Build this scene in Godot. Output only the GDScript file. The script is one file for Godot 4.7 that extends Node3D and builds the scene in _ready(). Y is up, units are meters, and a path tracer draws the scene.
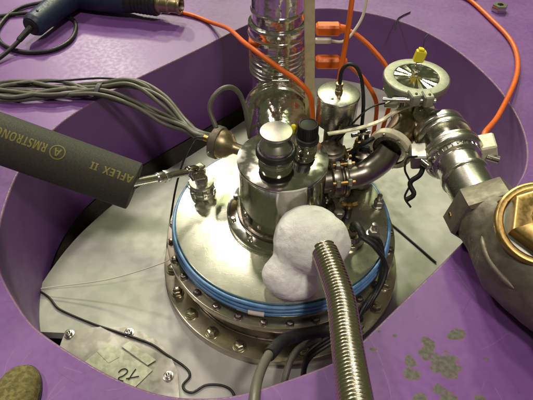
extends Node3D
# A vacuum cryostat standing in an oblong hole of a purple painted steel platform.
# Metres, y up; origin on the cryostat's axis at the height of the platform's top.

const FLOOR_Y := -0.196
const PLATE_Y := -0.065
const TOP_Y := 0.06

var M := {}
var used := {}

# ---------------------------------------------------------------- nodes
func numbered(called: String) -> String:
	var n: int = used.get(called, 0)
	used[called] = n + 1
	return called if n == 0 else "%s_%03d" % [called, n]

func thing(called: String, label: String, category: String, group := "", at := Vector3.ZERO) -> Node3D:
	var o := Node3D.new()
	o.name = numbered(called)
	add_child(o)
	o.position = at
	o.set_meta("label", label)
	o.set_meta("category", category)
	if group != "":
		o.set_meta("group", group)
	return o

func part(parent: Node3D, called: String, mesh: Mesh, m: Material, xf := Transform3D()) -> MeshInstance3D:
	var o := MeshInstance3D.new()
	var n := 0
	for c in parent.get_children():
		if str(c.name) == called or str(c.name).begins_with(called + "_0"):
			n += 1
	o.name = called if n == 0 else "%s_%03d" % [called, n]
	o.mesh = mesh
	o.material_override = m
	o.transform = xf
	o.cast_shadow = GeometryInstance3D.SHADOW_CASTING_SETTING_ON
	parent.add_child(o, true)
	return o

func single(called: String, label: String, category: String, mesh: Mesh, m: Material, group := "", xf := Transform3D()) -> MeshInstance3D:
	var o := MeshInstance3D.new()
	o.name = numbered(called)
	o.mesh = mesh
	o.material_override = m
	o.transform = xf
	add_child(o)
	o.set_meta("label", label)
	o.set_meta("category", category)
	if group != "":
		o.set_meta("group", group)
	return o

# a frame at p whose y axis points along d
func along(p: Vector3, d: Vector3, spin := 0.0) -> Transform3D:
	var y := d.normalized()
	var ref := Vector3.FORWARD if absf(y.z) < 0.9 else Vector3.RIGHT
	var x := y.cross(ref).normalized()
	var z := x.cross(y).normalized()
	return Transform3D(Basis(x, y, z), p) * Transform3D(Basis(Vector3.UP, spin), Vector3.ZERO)

func at(x: float, y: float, z: float) -> Transform3D:
	return Transform3D(Basis(), Vector3(x, y, z))

# ---------------------------------------------------------------- meshes
func soften(p: Array, b: float) -> Array:
	if b <= 0.0:
		return p
	var o := []
	for i in p.size():
		if i == 0 or i == p.size() - 1:
			o.append(p[i])
			continue
		var a: Vector2 = p[i - 1] - p[i]
		var c: Vector2 = p[i + 1] - p[i]
		if absf(a.angle_to(-c)) < 0.5:
			o.append(p[i])
			continue
		var k := minf(b, minf(a.length(), c.length()) * 0.45)
		var q0: Vector2 = p[i] + a.normalized() * k
		var q1: Vector2 = p[i] + c.normalized() * k
		o.append(q0)
		o.append((q0 + q1) * 0.25 + p[i] * 0.5)
		o.append(q1)
	return o

# a profile of (radius, height) points, from the bottom up, turned about y
func lathe(prof: Array, segs := 48, bevel := 0.001, flat := false, crease := 0.85) -> ArrayMesh:
	var p := soften(prof, bevel)
	var n := p.size()
	var en := []
	for i in n - 1:
		var d: Vector2 = p[i + 1] - p[i]
		en.append(Vector2(d.y, -d.x).normalized())
	var st := SurfaceTool.new()
	st.begin(Mesh.PRIMITIVE_TRIANGLES)
	var run := 0.0
	for i in n - 1:
		var run1: float = run + p[i].distance_to(p[i + 1])
		var n0: Vector2 = en[i]
		var n1: Vector2 = en[i]
		if i > 0 and absf(en[i].angle_to(en[i - 1])) < crease:
			n0 = (en[i] + en[i - 1]).normalized()
		if i < n - 2 and absf(en[i].angle_to(en[i + 1])) < crease:
			n1 = (en[i] + en[i + 1]).normalized()
		var a: Vector2 = p[i]
		var b: Vector2 = p[i + 1]
		for s in segs:
			var t0 := TAU * s / segs
			var t1 := TAU * (s + 1) / segs
			var m0 := (t0 + t1) / 2 if flat else t0
			var m1 := (t0 + t1) / 2 if flat else t1
			var q := [[a, t0, n0, m0, run], [b, t0, n1, m0, run1], [b, t1, n1, m1, run1], [a, t1, n0, m1, run]]
			var order := [0, 2, 1, 0, 3, 2]
			if a.x < 1e-6:
				order = [0, 2, 1]
			elif b.x < 1e-6:
				order = [0, 3, 1]
			for k in order:
				var v: Array = q[k]
				var c: Vector2 = v[0]
				var nn: Vector2 = v[2]
				st.set_normal(Vector3(nn.x * cos(v[3]), nn.y, nn.x * sin(v[3])).normalized())
				st.set_uv(Vector2(v[1] / TAU, v[4]))
				st.add_vertex(Vector3(c.x * cos(v[1]), c.y, c.x * sin(v[1])))
		run = run1
	return st.commit()

func disc(r: float, y0: float, y1: float, bevel := 0.001, segs := 48) -> ArrayMesh:
	return lathe([Vector2(0, y0), Vector2(r, y0), Vector2(r, y1), Vector2(0, y1)], segs, bevel)

func ring(r0: float, r1: float, y0: float, y1: float, bevel := 0.001, segs := 64) -> ArrayMesh:
	return lathe([Vector2(r0, y1), Vector2(r0, y0), Vector2(r1, y0), Vector2(r1, y1), Vector2(r0, y1)], segs, bevel)

func hexa(r: float, y0: float, y1: float, bevel := 0.001) -> ArrayMesh:
	return lathe([Vector2(0, y0), Vector2(r, y0), Vector2(r, y1 - bevel), Vector2(r - bevel, y1), Vector2(0, y1)], 6, 0.0, true)

# a box with chamfered edges, centred
func block(size: Vector3, b := 0.0015) -> ArrayMesh:
	var st := SurfaceTool.new()
	st.begin(Mesh.PRIMITIVE_TRIANGLES)
	var h := size / 2
	b = minf(b, minf(h.x, minf(h.y, h.z)) * 0.6)
	var axes := [Vector3.RIGHT, Vector3.UP, Vector3.BACK]
	var face := func(pts: Array):
		var c := Vector3.ZERO
		for v in pts:
			c += v
		c /= pts.size()
		var nn: Vector3 = (pts[1] - pts[0]).cross(pts[2] - pts[0]).normalized()
		var list := pts
		if nn.dot(c) > 0:
			list = pts.duplicate()
			list.reverse()
		else:
			nn = -nn
		for i in range(1, list.size() - 1):
			for v in [list[0], list[i], list[i + 1]]:
				st.set_normal(nn)
				st.set_uv(Vector2(v.x + v.y, v.z + v.y))
				st.add_vertex(v)
	for a in 3:
		var u: Vector3 = axes[(a + 1) % 3]
		var w: Vector3 = axes[(a + 2) % 3]
		var d: Vector3 = axes[a]
		var hu := h[(a + 1) % 3] - b
		var hw := h[(a + 2) % 3] - b
		for s in [-1.0, 1.0]:
			var o: Vector3 = d * h[a] * s
			face.call([o - u * hu - w * hw, o + u * hu - w * hw, o + u * hu + w * hw, o - u * hu + w * hw])
		for s in [-1.0, 1.0]:
			for t in [-1.0, 1.0]:
				var da: Vector3 = d * (h[a] - b)
				var e0: Vector3 = u * s * h[(a + 1) % 3] + w * t * hw
				var e1: Vector3 = u * s * hu + w * t * h[(a + 2) % 3]
				face.call([e0 - da, e1 - da, e1 + da, e0 + da])
	for sx in [-1.0, 1.0]:
		for sy in [-1.0, 1.0]:
			for sz in [-1.0, 1.0]:
				var s := Vector3(sx, sy, sz)
				var k := h - Vector3(b, b, b)
				face.call([Vector3(h.x, k.y, k.z) * s, Vector3(k.x, h.y, k.z) * s, Vector3(k.x, k.y, h.z) * s])
	return st.commit()

func smooth_path(pts: Array, step := 0.004, closed := false) -> PackedVector3Array:
	var c := Curve3D.new()
	c.bake_interval = step
	var n := pts.size()
	for i in n:
		var a: Vector3 = pts[(i - 1 + n) % n] if closed or i > 0 else pts[i]
		var b: Vector3 = pts[(i + 1) % n] if closed or i < n - 1 else pts[i]
		var p: Vector3 = pts[i]
		var t := (b - a)
		var li := minf(p.distance_to(a), p.distance_to(b))
		if li < 1e-6:
			li = maxf(p.distance_to(a), p.distance_to(b))
		t = t.normalized() * li * 0.36
		c.add_point(p, -t, t)
	if closed:
		var t2: Vector3 = (pts[1] - pts[n - 1]).normalized() * minf(pts[0].distance_to(pts[1]), pts[0].distance_to(pts[n - 1])) * 0.36
		c.add_point(pts[0], -t2, t2)
	return c.get_baked_points()

# a round tube along points; rad is a number or a function of (distance, total)
func tube(path: PackedVector3Array, rad, segs := 12, closed := false) -> ArrayMesh:
	var n := path.size()
	var rings := []
	var norm := []
	var run := 0.0
	var total := 0.0
	for i in range(1, n):
		total += path[i].distance_to(path[i - 1])
	var tan0 := (path[1] - path[0]).normalized()
	var x := tan0.cross(Vector3.UP if absf(tan0.y) < 0.9 else Vector3.RIGHT).normalized()
	var rr := PackedFloat32Array()
	var dist := PackedFloat32Array()
	for i in n:
		if i > 0:
			run += path[i].distance_to(path[i - 1])
		dist.append(run)
		rr.append(rad.call(run, total) if rad is Callable else float(rad))
	for i in n:
		var tg := (path[mini(i + 1, n - 1)] - path[maxi(i - 1, 0)]).normalized()
		x = (x - tg * x.dot(tg)).normalized()
		var y := tg.cross(x)
		var slope := 0.0
		if rad is Callable:
			var i0 := maxi(i - 1, 0)
			var i1 := mini(i + 1, n - 1)
			slope = (rr[i1] - rr[i0]) / maxf(dist[i1] - dist[i0], 1e-6)
		var r := []
		var m := []
		for s in segs + 1:
			var a := TAU * s / segs
			var d := x * cos(a) + y * sin(a)
			r.append(path[i] + d * rr[i])
			m.append((d - tg * slope).normalized())
		rings.append(r)
		norm.append(m)
	var st := SurfaceTool.new()
	st.begin(Mesh.PRIMITIVE_TRIANGLES)
	for i in n - 1:
		for s in segs:
			for k in [[i, s], [i + 1, s], [i + 1, s + 1], [i, s], [i + 1, s + 1], [i, s + 1]]:
				st.set_normal(norm[k[0]][k[1]])
				st.set_uv(Vector2(float(k[1]) / segs, dist[k[0]]))
				st.add_vertex(rings[k[0]][k[1]])
	if not closed:
		for e in [0, n - 1]:
			var nn := (path[0] - path[1]).normalized() if e == 0 else (path[n - 1] - path[n - 2]).normalized()
			for s in segs:
				var tri := [path[e], rings[e][s], rings[e][s + 1]] if e == 0 else [path[e], rings[e][s + 1], rings[e][s]]
				for v in tri:
					st.set_normal(nn)
					st.set_uv(Vector2(v.x, v.z))
					st.add_vertex(v)
	return st.commit()

func cord(pts: Array, r: float, segs := 10) -> ArrayMesh:
	return tube(smooth_path(pts), r, segs)

# surface nets of a distance function over a box
func blob(lo: Vector3, hi: Vector3, cell: float, f: Callable) -> ArrayMesh:
	var nx := int((hi.x - lo.x) / cell) + 1
	var ny := int((hi.y - lo.y) / cell) + 1
	var nz := int((hi.z - lo.z) / cell) + 1
	var val := PackedFloat32Array()
	val.resize(nx * ny * nz)
	for k in nz:
		for j in ny:
			for i in nx:
				val[(k * ny + j) * nx + i] = f.call(lo + Vector3(i, j, k) * cell)
	var idx := {}
	var verts := PackedVector3Array()
	for k in nz - 1:
		for j in ny - 1:
			for i in nx - 1:
				var base := (k * ny + j) * nx + i
				var c := [val[base], val[base + 1], val[base + nx], val[base + nx + 1], val[base + nx * ny], val[base + nx * ny + 1], val[base + nx * ny + nx], val[base + nx * ny + nx + 1]]
				var neg := 0
				for v in c:
					if v < 0:
						neg += 1
				if neg == 0 or neg == 8:
					continue
				var sum := Vector3.ZERO
				var cnt := 0
				for e in [[0, 1], [2, 3], [4, 5], [6, 7], [0, 2], [1, 3], [4, 6], [5, 7], [0, 4], [1, 5], [2, 6], [3, 7]]:
					var a: float = c[e[0]]
					var b: float = c[e[1]]
					if (a < 0) != (b < 0):
						var t := a / (a - b)
						var pa := Vector3(e[0] & 1, (e[0] >> 1) & 1, e[0] >> 2)
						var pb := Vector3(e[1] & 1, (e[1] >> 1) & 1, e[1] >> 2)
						sum += pa.lerp(pb, t)
						cnt += 1
				idx[base] = verts.size()
				verts.append(lo + (Vector3(i, j, k) + sum / cnt) * cell)
	var tri := PackedInt32Array()
	var step := [1, nx, nx * ny]
	for k in range(1, nz - 1):
		for j in range(1, ny - 1):
			for i in range(1, nx - 1):
				var b := (k * ny + j) * nx + i
				for a in 3:
					var s0: bool = val[b] < 0
					var s1: bool = val[b + step[a]] < 0
					if s0 == s1:
						continue
					var u: int = step[(a + 1) % 3]
					var w: int = step[(a + 2) % 3]
					var q := [idx[b], idx[b - u], idx[b - u - w], idx[b - w]]
					if not s0:
						tri.append_array([q[0], q[1], q[2], q[0], q[2], q[3]])
					else:
						tri.append_array([q[0], q[2], q[1], q[0], q[3], q[2]])
	var st := SurfaceTool.new()
	st.begin(Mesh.PRIMITIVE_TRIANGLES)
	for v in verts:
		var e := cell * 0.6
		var g := Vector3(f.call(v + Vector3(e, 0, 0)) - f.call(v - Vector3(e, 0, 0)), f.call(v + Vector3(0, e, 0)) - f.call(v - Vector3(0, e, 0)), f.call(v + Vector3(0, 0, e)) - f.call(v - Vector3(0, 0, e)))
		st.set_normal(g.normalized())
		st.set_uv(Vector2(v.x, v.z))
		st.add_vertex(v)
	for t in tri:
		st.add_index(t)
	return st.commit()

# a flat plate cut to an outline in x and z
func slab(outline: PackedVector2Array, y0: float, y1: float) -> ArrayMesh:
	var st := SurfaceTool.new()
	st.begin(Mesh.PRIMITIVE_TRIANGLES)
	var t := Geometry2D.triangulate_polygon(outline)
	for k in range(0, t.size(), 3):
		var a := outline[t[k]]
		var b := outline[t[k + 1]]
		var c := outline[t[k + 2]]
		var cw := (b - a).cross(c - a) > 0
		for v in ([a, b, c] if cw else [a, c, b]):
			st.set_normal(Vector3.UP)
			st.set_uv(v)
			st.add_vertex(Vector3(v.x, y1, v.y))
	var n := outline.size()
	var area := 0.0
	for i in n:
		area += outline[i].cross(outline[(i + 1) % n])
	for i in n:
		var a := outline[i]
		var b := outline[(i + 1) % n]
		var d := (b - a).normalized()
		var nn := Vector3(d.y, 0, -d.x) * signf(area)
		for v in [Vector3(a.x, y0, a.y), Vector3(b.x, y0, b.y), Vector3(b.x, y1, b.y), Vector3(a.x, y0, a.y), Vector3(b.x, y1, b.y), Vector3(a.x, y1, a.y)]:
			st.set_normal(nn)
			st.set_uv(Vector2(v.x + v.z, v.y))
			st.add_vertex(v)
	return st.commit()

# ---------------------------------------------------------------- materials
func speckle(sd: int, freq: float, oct := 4, size := 256) -> Image:
	var f := FastNoiseLite.new()
	f.seed = sd
	f.noise_type = FastNoiseLite.TYPE_SIMPLEX_SMOOTH
	f.frequency = freq
	f.fractal_octaves = oct
	var im := f.get_seamless_image(size, size)
	im.convert(Image.FORMAT_RGB8)
	return im

func tinted(im: Image, a: Color, b: Color, lo := 0.3, hi := 0.7) -> ImageTexture:
	var o := Image.create(im.get_width(), im.get_height(), true, Image.FORMAT_RGB8)
	for y in im.get_height():
		for x in im.get_width():
			o.set_pixel(x, y, a.lerp(b, smoothstep(lo, hi, im.get_pixel(x, y).r)))
	o.generate_mipmaps()
	return ImageTexture.create_from_image(o)

# a two-tone material; scale is repeats per metre
func stuff(called: String, a: Color, b: Color, r0: float, r1: float, metal: float, sd: int, freq := 0.02, scale := 8.0, relief := 0.0, lo := 0.3, hi := 0.7) -> StandardMaterial3D:
	var m := StandardMaterial3D.new()
	var im := speckle(sd, freq)
	m.albedo_color = Color.WHITE
	m.albedo_texture = tinted(im, a, b, lo, hi)
	m.metallic = metal
	m.roughness = 1.0
	m.roughness_texture = tinted(speckle(sd + 50, freq * 1.7), Color(r0, r0, r0), Color(r1, r1, r1))
	m.roughness_texture_channel = BaseMaterial3D.TEXTURE_CHANNEL_RED
	m.uv1_triplanar = true
	m.uv1_scale = Vector3.ONE * scale
	if relief > 0.0:
		m.heightmap_enabled = true
		m.heightmap_scale = relief
		m.heightmap_texture = ImageTexture.create_from_image(speckle(sd + 90, freq * 3))
	M[called] = m
	return m

func plain(called: String, c: Color, rough: float, metal := 0.0) -> StandardMaterial3D:
	var m := StandardMaterial3D.new()
	m.albedo_color = c
	m.roughness = rough
	m.metallic = metal
	M[called] = m
	return m

func brushed_normal(sd: int, size := 512) -> ImageTexture:
	var g := RandomNumberGenerator.new()
	g.seed = sd
	var im := Image.create(size, size, false, Image.FORMAT_RGB8)
	im.fill(Color(0.5, 0.5, 0.5))
	for i in 2600:
		var p := Vector2(g.randf() * size, g.randf() * size)
		var a := g.randf_range(-0.5, 0.5) + (PI / 2 if g.randf() < 0.25 else 0.0)
		var l := g.randf_range(10, 90)
		var c := g.randf_range(0.3, 0.7)
		for k in int(l):
			var q := p + Vector2(cos(a), sin(a)) * k
			im.set_pixel(posmod(int(q.x), size), posmod(int(q.y), size), Color(c, c, c))
	im.bump_map_to_normal_map(1.0)
	return ImageTexture.create_from_image(im)

func paint_texture() -> Array:
	# purple paint with scuffs, fine pale scratches, dust specks and chips down to the primer
	var n := 2048
	var f := FastNoiseLite.new()
	f.seed = 4
	f.frequency = 0.012
	f.fractal_octaves = 5
	var f2 := FastNoiseLite.new()
	f2.seed = 14
	f2.frequency = 0.11
	f2.fractal_octaves = 3
	var s := 1024
	var im := Image.create(s, s, false, Image.FORMAT_RGB8)
	var ro := Image.create(s, s, false, Image.FORMAT_RGB8)
	var a := Color(0.445, 0.286, 0.545)
	var b := Color(0.467, 0.310, 0.566)
	for y in s:
		for x in s:
			var v := f.get_noise_2d(x, y)
			var w := f2.get_noise_2d(x, y)
			var c := a.lerp(b, clampf(0.5 + v * 1.1 + w * 0.35, 0, 1))
			im.set_pixel(x, y, c)
			var r := clampf(0.40 + v * 0.04 + w * 0.07, 0.2, 0.8)
			ro.set_pixel(x, y, Color(r, r, r))
	im.resize(n, n, Image.INTERPOLATE_CUBIC)
	ro.resize(n, n, Image.INTERPOLATE_CUBIC)
	var g := RandomNumberGenerator.new()
	g.seed = 77
	for i in 900:
		var p := Vector2(g.randf(), g.randf()) * n
		var ang := g.randf_range(0, TAU)
		var bend := g.randf_range(-0.02, 0.02)
		var pale := g.randf() < 0.6
		for k in int(g.randf_range(8, 70)):
			ang += bend
			p += Vector2(cos(ang), sin(ang))
			var x := posmod(int(p.x), n)
			var y := posmod(int(p.y), n)
			var c := im.get_pixel(x, y)
			im.set_pixel(x, y, c.lerp(Color(0.66, 0.52, 0.66) if pale else Color(0.3, 0.2, 0.3), 0.35))
	for i in 700:
		var x := g.randi() % (n - 3)
		var y := g.randi() % (n - 3)
		var r := 1 + g.randi() % 2
		im.fill_rect(Rect2i(x, y, r, r), Color(0.36, 0.27, 0.33))
	# chips: where they lie (x, z), half sizes in metres
	var chips := [[0.2157, 0.2662, 0.011, 0.007], [0.209, 0.270, 0.006, 0.004], [0.1765, 0.280, 0.007, 0.010], [0.1715, 0.292, 0.008, 0.009], [0.1496, 0.3029, 0.006, 0.008], [0.150, 0.3205, 0.009, 0.007], [0.144, 0.316, 0.005, 0.004], [0.1911, 0.3075, 0.0165, 0.0155], [0.176, 0.338, 0.007, 0.006], [0.184, 0.347, 0.009, 0.007], [0.1511, 0.3501, 0.008, 0.007], [0.2227, 0.3501, 0.006, 0.005], [0.1372, 0.2683, 0.0028, 0.0022], [0.118, 0.262, 0.002, 0.0015], [0.243, 0.30, 0.0025, 0.002], [-0.52, -0.4, 0.003, 0.002], [0.48, -0.3, 0.004, 0.002], [0.40, -0.52, 0.003, 0.002], [0.107, 0.287, 0.004, 0.002]]
	var e := FastNoiseLite.new()
	e.seed = 9
	e.frequency = 0.05
	e.fractal_octaves = 4
	for ch in chips:
		var cx: float = (ch[0] / 1.4 + 0.5) * n
		var cy: float = (ch[1] / 1.4 + 0.5) * n
		var rx: float = ch[2] / 1.4 * n
		var ry: float = ch[3] / 1.4 * n
		for y in range(int(cy - ry * 1.8), int(cy + ry * 1.8)):
			for x in range(int(cx - rx * 1.8), int(cx + rx * 1.8)):
				if x < 0 or y < 0 or x >= n or y >= n:
					continue
				var d := Vector2((x - cx) / rx, (y - cy) / ry).length() + e.get_noise_2d(x, y) * 0.55
				if d < 1.0:
					var t := 0.5 + e.get_noise_2d(x * 2 + 500, y * 2)
					im.set_pixel(x, y, Color(0.30, 0.285, 0.275).lerp(Color(0.385, 0.37, 0.355), t))
					ro.set_pixel(x, y, Color(0.7, 0.7, 0.7))
				elif d < 1.12:
					im.set_pixel(x, y, im.get_pixel(x, y).lerp(Color(0.42, 0.33, 0.30), 0.6))
	im.generate_mipmaps()
	return [ImageTexture.create_from_image(im), ImageTexture.create_from_image(ro)]

func make_materials() -> void:
	var pt := paint_texture()
	var paint := StandardMaterial3D.new()
	paint.albedo_texture = pt[0]
	paint.roughness = 1.0
	paint.roughness_texture = pt[1]
	paint.roughness_texture_channel = BaseMaterial3D.TEXTURE_CHANNEL_RED
	paint.metallic_specular = 0.5
	M.paint = paint
	stuff("wall_paint", Color(0.445, 0.286, 0.545), Color(0.467, 0.310, 0.566), 0.45, 0.55, 0.0, 21, 0.015, 3.0)
	stuff("edge", Color(0.50, 0.38, 0.44), Color(0.46, 0.30, 0.52), 0.4, 0.7, 0.0, 5, 0.05, 10.0)
	stuff("floor", Color(0.665, 0.665, 0.635), Color(0.70, 0.70, 0.67), 0.42, 0.55, 0.0, 31, 0.03, 3.0)
	stuff("polished", Color(0.83, 0.81, 0.78), Color(0.86, 0.85, 0.82), 0.08, 0.13, 1.0, 41, 0.02, 5.0)
	var pl := stuff("plate", Color(0.83, 0.84, 0.76), Color(0.86, 0.87, 0.79), 0.265, 0.28, 1.0, 47, 0.03, 3.0)
	pl.normal_enabled = true
	pl.normal_scale = 0.16
	pl.normal_texture = brushed_normal(3)
	stuff("satin", Color(0.77, 0.76, 0.73), Color(0.785, 0.775, 0.745), 0.27, 0.285, 1.0, 43, 0.03, 14.0)
	stuff("zinc", Color(0.57, 0.565, 0.525), Color(0.60, 0.595, 0.555), 0.46, 0.52, 0.7, 46, 0.03, 12.0)
	stuff("hose_steel", Color(0.80, 0.765, 0.67), Color(0.83, 0.795, 0.70), 0.2, 0.26, 1.0, 42, 0.03, 14.0)
	var fo := stuff("foil", Color(0.84, 0.83, 0.80), Color(0.87, 0.86, 0.83), 0.12, 0.2, 1.0, 44, 0.03, 5.0)
	var crease := speckle(144, 0.03, 3)
	crease.bump_map_to_normal_map(2.5)
	fo.normal_enabled = true
	fo.normal_scale = 0.5
	fo.normal_texture = ImageTexture.create_from_image(crease)
	stuff("dull", Color(0.665, 0.655, 0.615), Color(0.685, 0.675, 0.635), 0.44, 0.48, 1.0, 45, 0.03, 12.0)
	stuff("stain_and_reflection", Color(0.735, 0.695, 0.64), Color(0.765, 0.75, 0.635), 0.25, 0.29, 1.0, 51, 0.012, 3.0, 0.0, 0.35, 0.75)  # flange staining, with yellow-green hall reflections painted into its second colour
	stuff("dark_steel", Color(0.54, 0.51, 0.47), Color(0.58, 0.55, 0.51), 0.25, 0.42, 1.0, 53, 0.02, 10.0)
	stuff("brass", Color(0.67, 0.56, 0.345), Color(0.71, 0.60, 0.385), 0.3, 0.38, 1.0, 61, 0.03, 12.0)
	stuff("gunbrass", Color(0.63, 0.575, 0.455), Color(0.67, 0.615, 0.49), 0.36, 0.44, 1.0, 63, 0.03, 12.0)
	stuff("elbow_steel", Color(0.60, 0.575, 0.54), Color(0.64, 0.615, 0.58), 0.3, 0.36, 1.0, 55, 0.03, 10.0)
	stuff("cast", Color(0.42, 0.395, 0.355), Color(0.485, 0.455, 0.41), 0.5, 0.6, 0.6, 67, 0.02, 8.0, 0.04)
	stuff("foam", Color(0.215, 0.21, 0.18), Color(0.255, 0.25, 0.215), 0.7, 0.85, 0.0, 71, 0.06, 14.0, 0.02)
	plain("print", Color(0.46, 0.43, 0.20), 0.75)
	stuff("grey_cable", Color(0.36, 0.35, 0.31), Color(0.40, 0.39, 0.345), 0.38, 0.5, 0.0, 73, 0.02, 8.0)
	stuff("black_rubber", Color(0.10, 0.10, 0.10), Color(0.15, 0.148, 0.14), 0.4, 0.6, 0.0, 75, 0.03, 12.0)
	stuff("orange", Color(0.86, 0.385, 0.075), Color(0.89, 0.42, 0.10), 0.38, 0.52, 0.0, 77, 0.02, 10.0)
	stuff("blue_tube", Color(0.33, 0.50, 0.68), Color(0.40, 0.57, 0.74), 0.3, 0.42, 0.0, 79, 0.02, 10.0)
	stuff("gun_blue", Color(0.115, 0.165, 0.27), Color(0.145, 0.195, 0.30), 0.42, 0.58, 0.0, 81, 0.03, 12.0)
	var fr := stuff("frost", Color(0.955, 0.95, 0.94), Color(0.975, 0.975, 0.965), 0.8, 0.95, 0.0, 83, 0.05, 12.0, 0.05)
	fr.subsurf_scatter_enabled = true
	fr.subsurf_scatter_strength = 0.12
	stuff("cream", Color(0.80, 0.77, 0.66), Color(0.86, 0.84, 0.74), 0.4, 0.6, 0.0, 85, 0.03, 10.0)
	stuff("wood", Color(0.78, 0.72, 0.57), Color(0.82, 0.76, 0.62), 0.55, 0.7, 0.0, 87, 0.02, 10.0)
	stuff("aluminium", Color(0.58, 0.565, 0.54), Color(0.65, 0.635, 0.605), 0.4, 0.58, 0.8, 89, 0.02, 6.0)
	stuff("tape", Color(0.70, 0.715, 0.62), Color(0.78, 0.785, 0.70), 0.3, 0.5, 0.1, 91, 0.03, 8.0)
	stuff("suede", Color(0.33, 0.30, 0.16), Color(0.47, 0.43, 0.26), 0.8, 0.95, 0.0, 93, 0.03, 16.0, 0.05)
	plain("yellow", Color(0.90, 0.84, 0.10), 0.45)
	plain("white_plastic", Color(0.84, 0.83, 0.78), 0.4)
	plain("black", Color(0.07, 0.07, 0.07), 0.5)
	plain("ink", Color(0.10, 0.10, 0.10), 0.6)

# ---------------------------------------------------------------- the hole's outline
var hole := PackedVector2Array()

func make_outline() -> void:
	var k := [[-0.07, -0.532], [-0.169, -0.428], [-0.299, -0.298], [-0.352, -0.237], [-0.405, -0.159], [-0.434, -0.06], [-0.434, 0.031], [-0.419, 0.112], [-0.392, 0.175], [-0.33, 0.249], [-0.282, 0.282], [-0.212, 0.321], [-0.161, 0.341], [-0.115, 0.349], [-0.05, 0.343], [0.061, 0.303], [0.099, 0.272], [0.163, 0.211], [0.237, 0.14], [0.385, -0.01], [0.426, -0.09], [0.440, -0.189], [0.427, -0.305], [0.375, -0.442], [0.289, -0.548], [0.177, -0.605], [0.092, -0.612], [0.0, -0.58]]
	var p := []
	for v in k:
		p.append(Vector3(v[0], 0, v[1]))
	var b := smooth_path(p, 0.008, true)
	var o := PackedVector2Array()
	for v in b:
		o.append(Vector2(v.x, v.z))
	if o[0].distance_to(o[o.size() - 1]) < 0.004:
		o.remove_at(o.size() - 1)
	for it in 14:
		var q := o.duplicate()
		for i in o.size():
			q[i] = (o[(i - 1 + o.size()) % o.size()] + o[i] * 2 + o[(i + 1) % o.size()]) / 4
		o = q
	var area := 0.0
	for i in o.size():
		area += o[i].cross(o[(i + 1) % o.size()])
	if area < 0:
		o.reverse()
	hole = o

func outward(i: int, by: float) -> Vector2:
	var n := hole.size()
	var d := (hole[(i + 1) % n] - hole[(i - 1 + n) % n]).normalized()
	return hole[i] + Vector2(d.y, -d.x) * by

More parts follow.
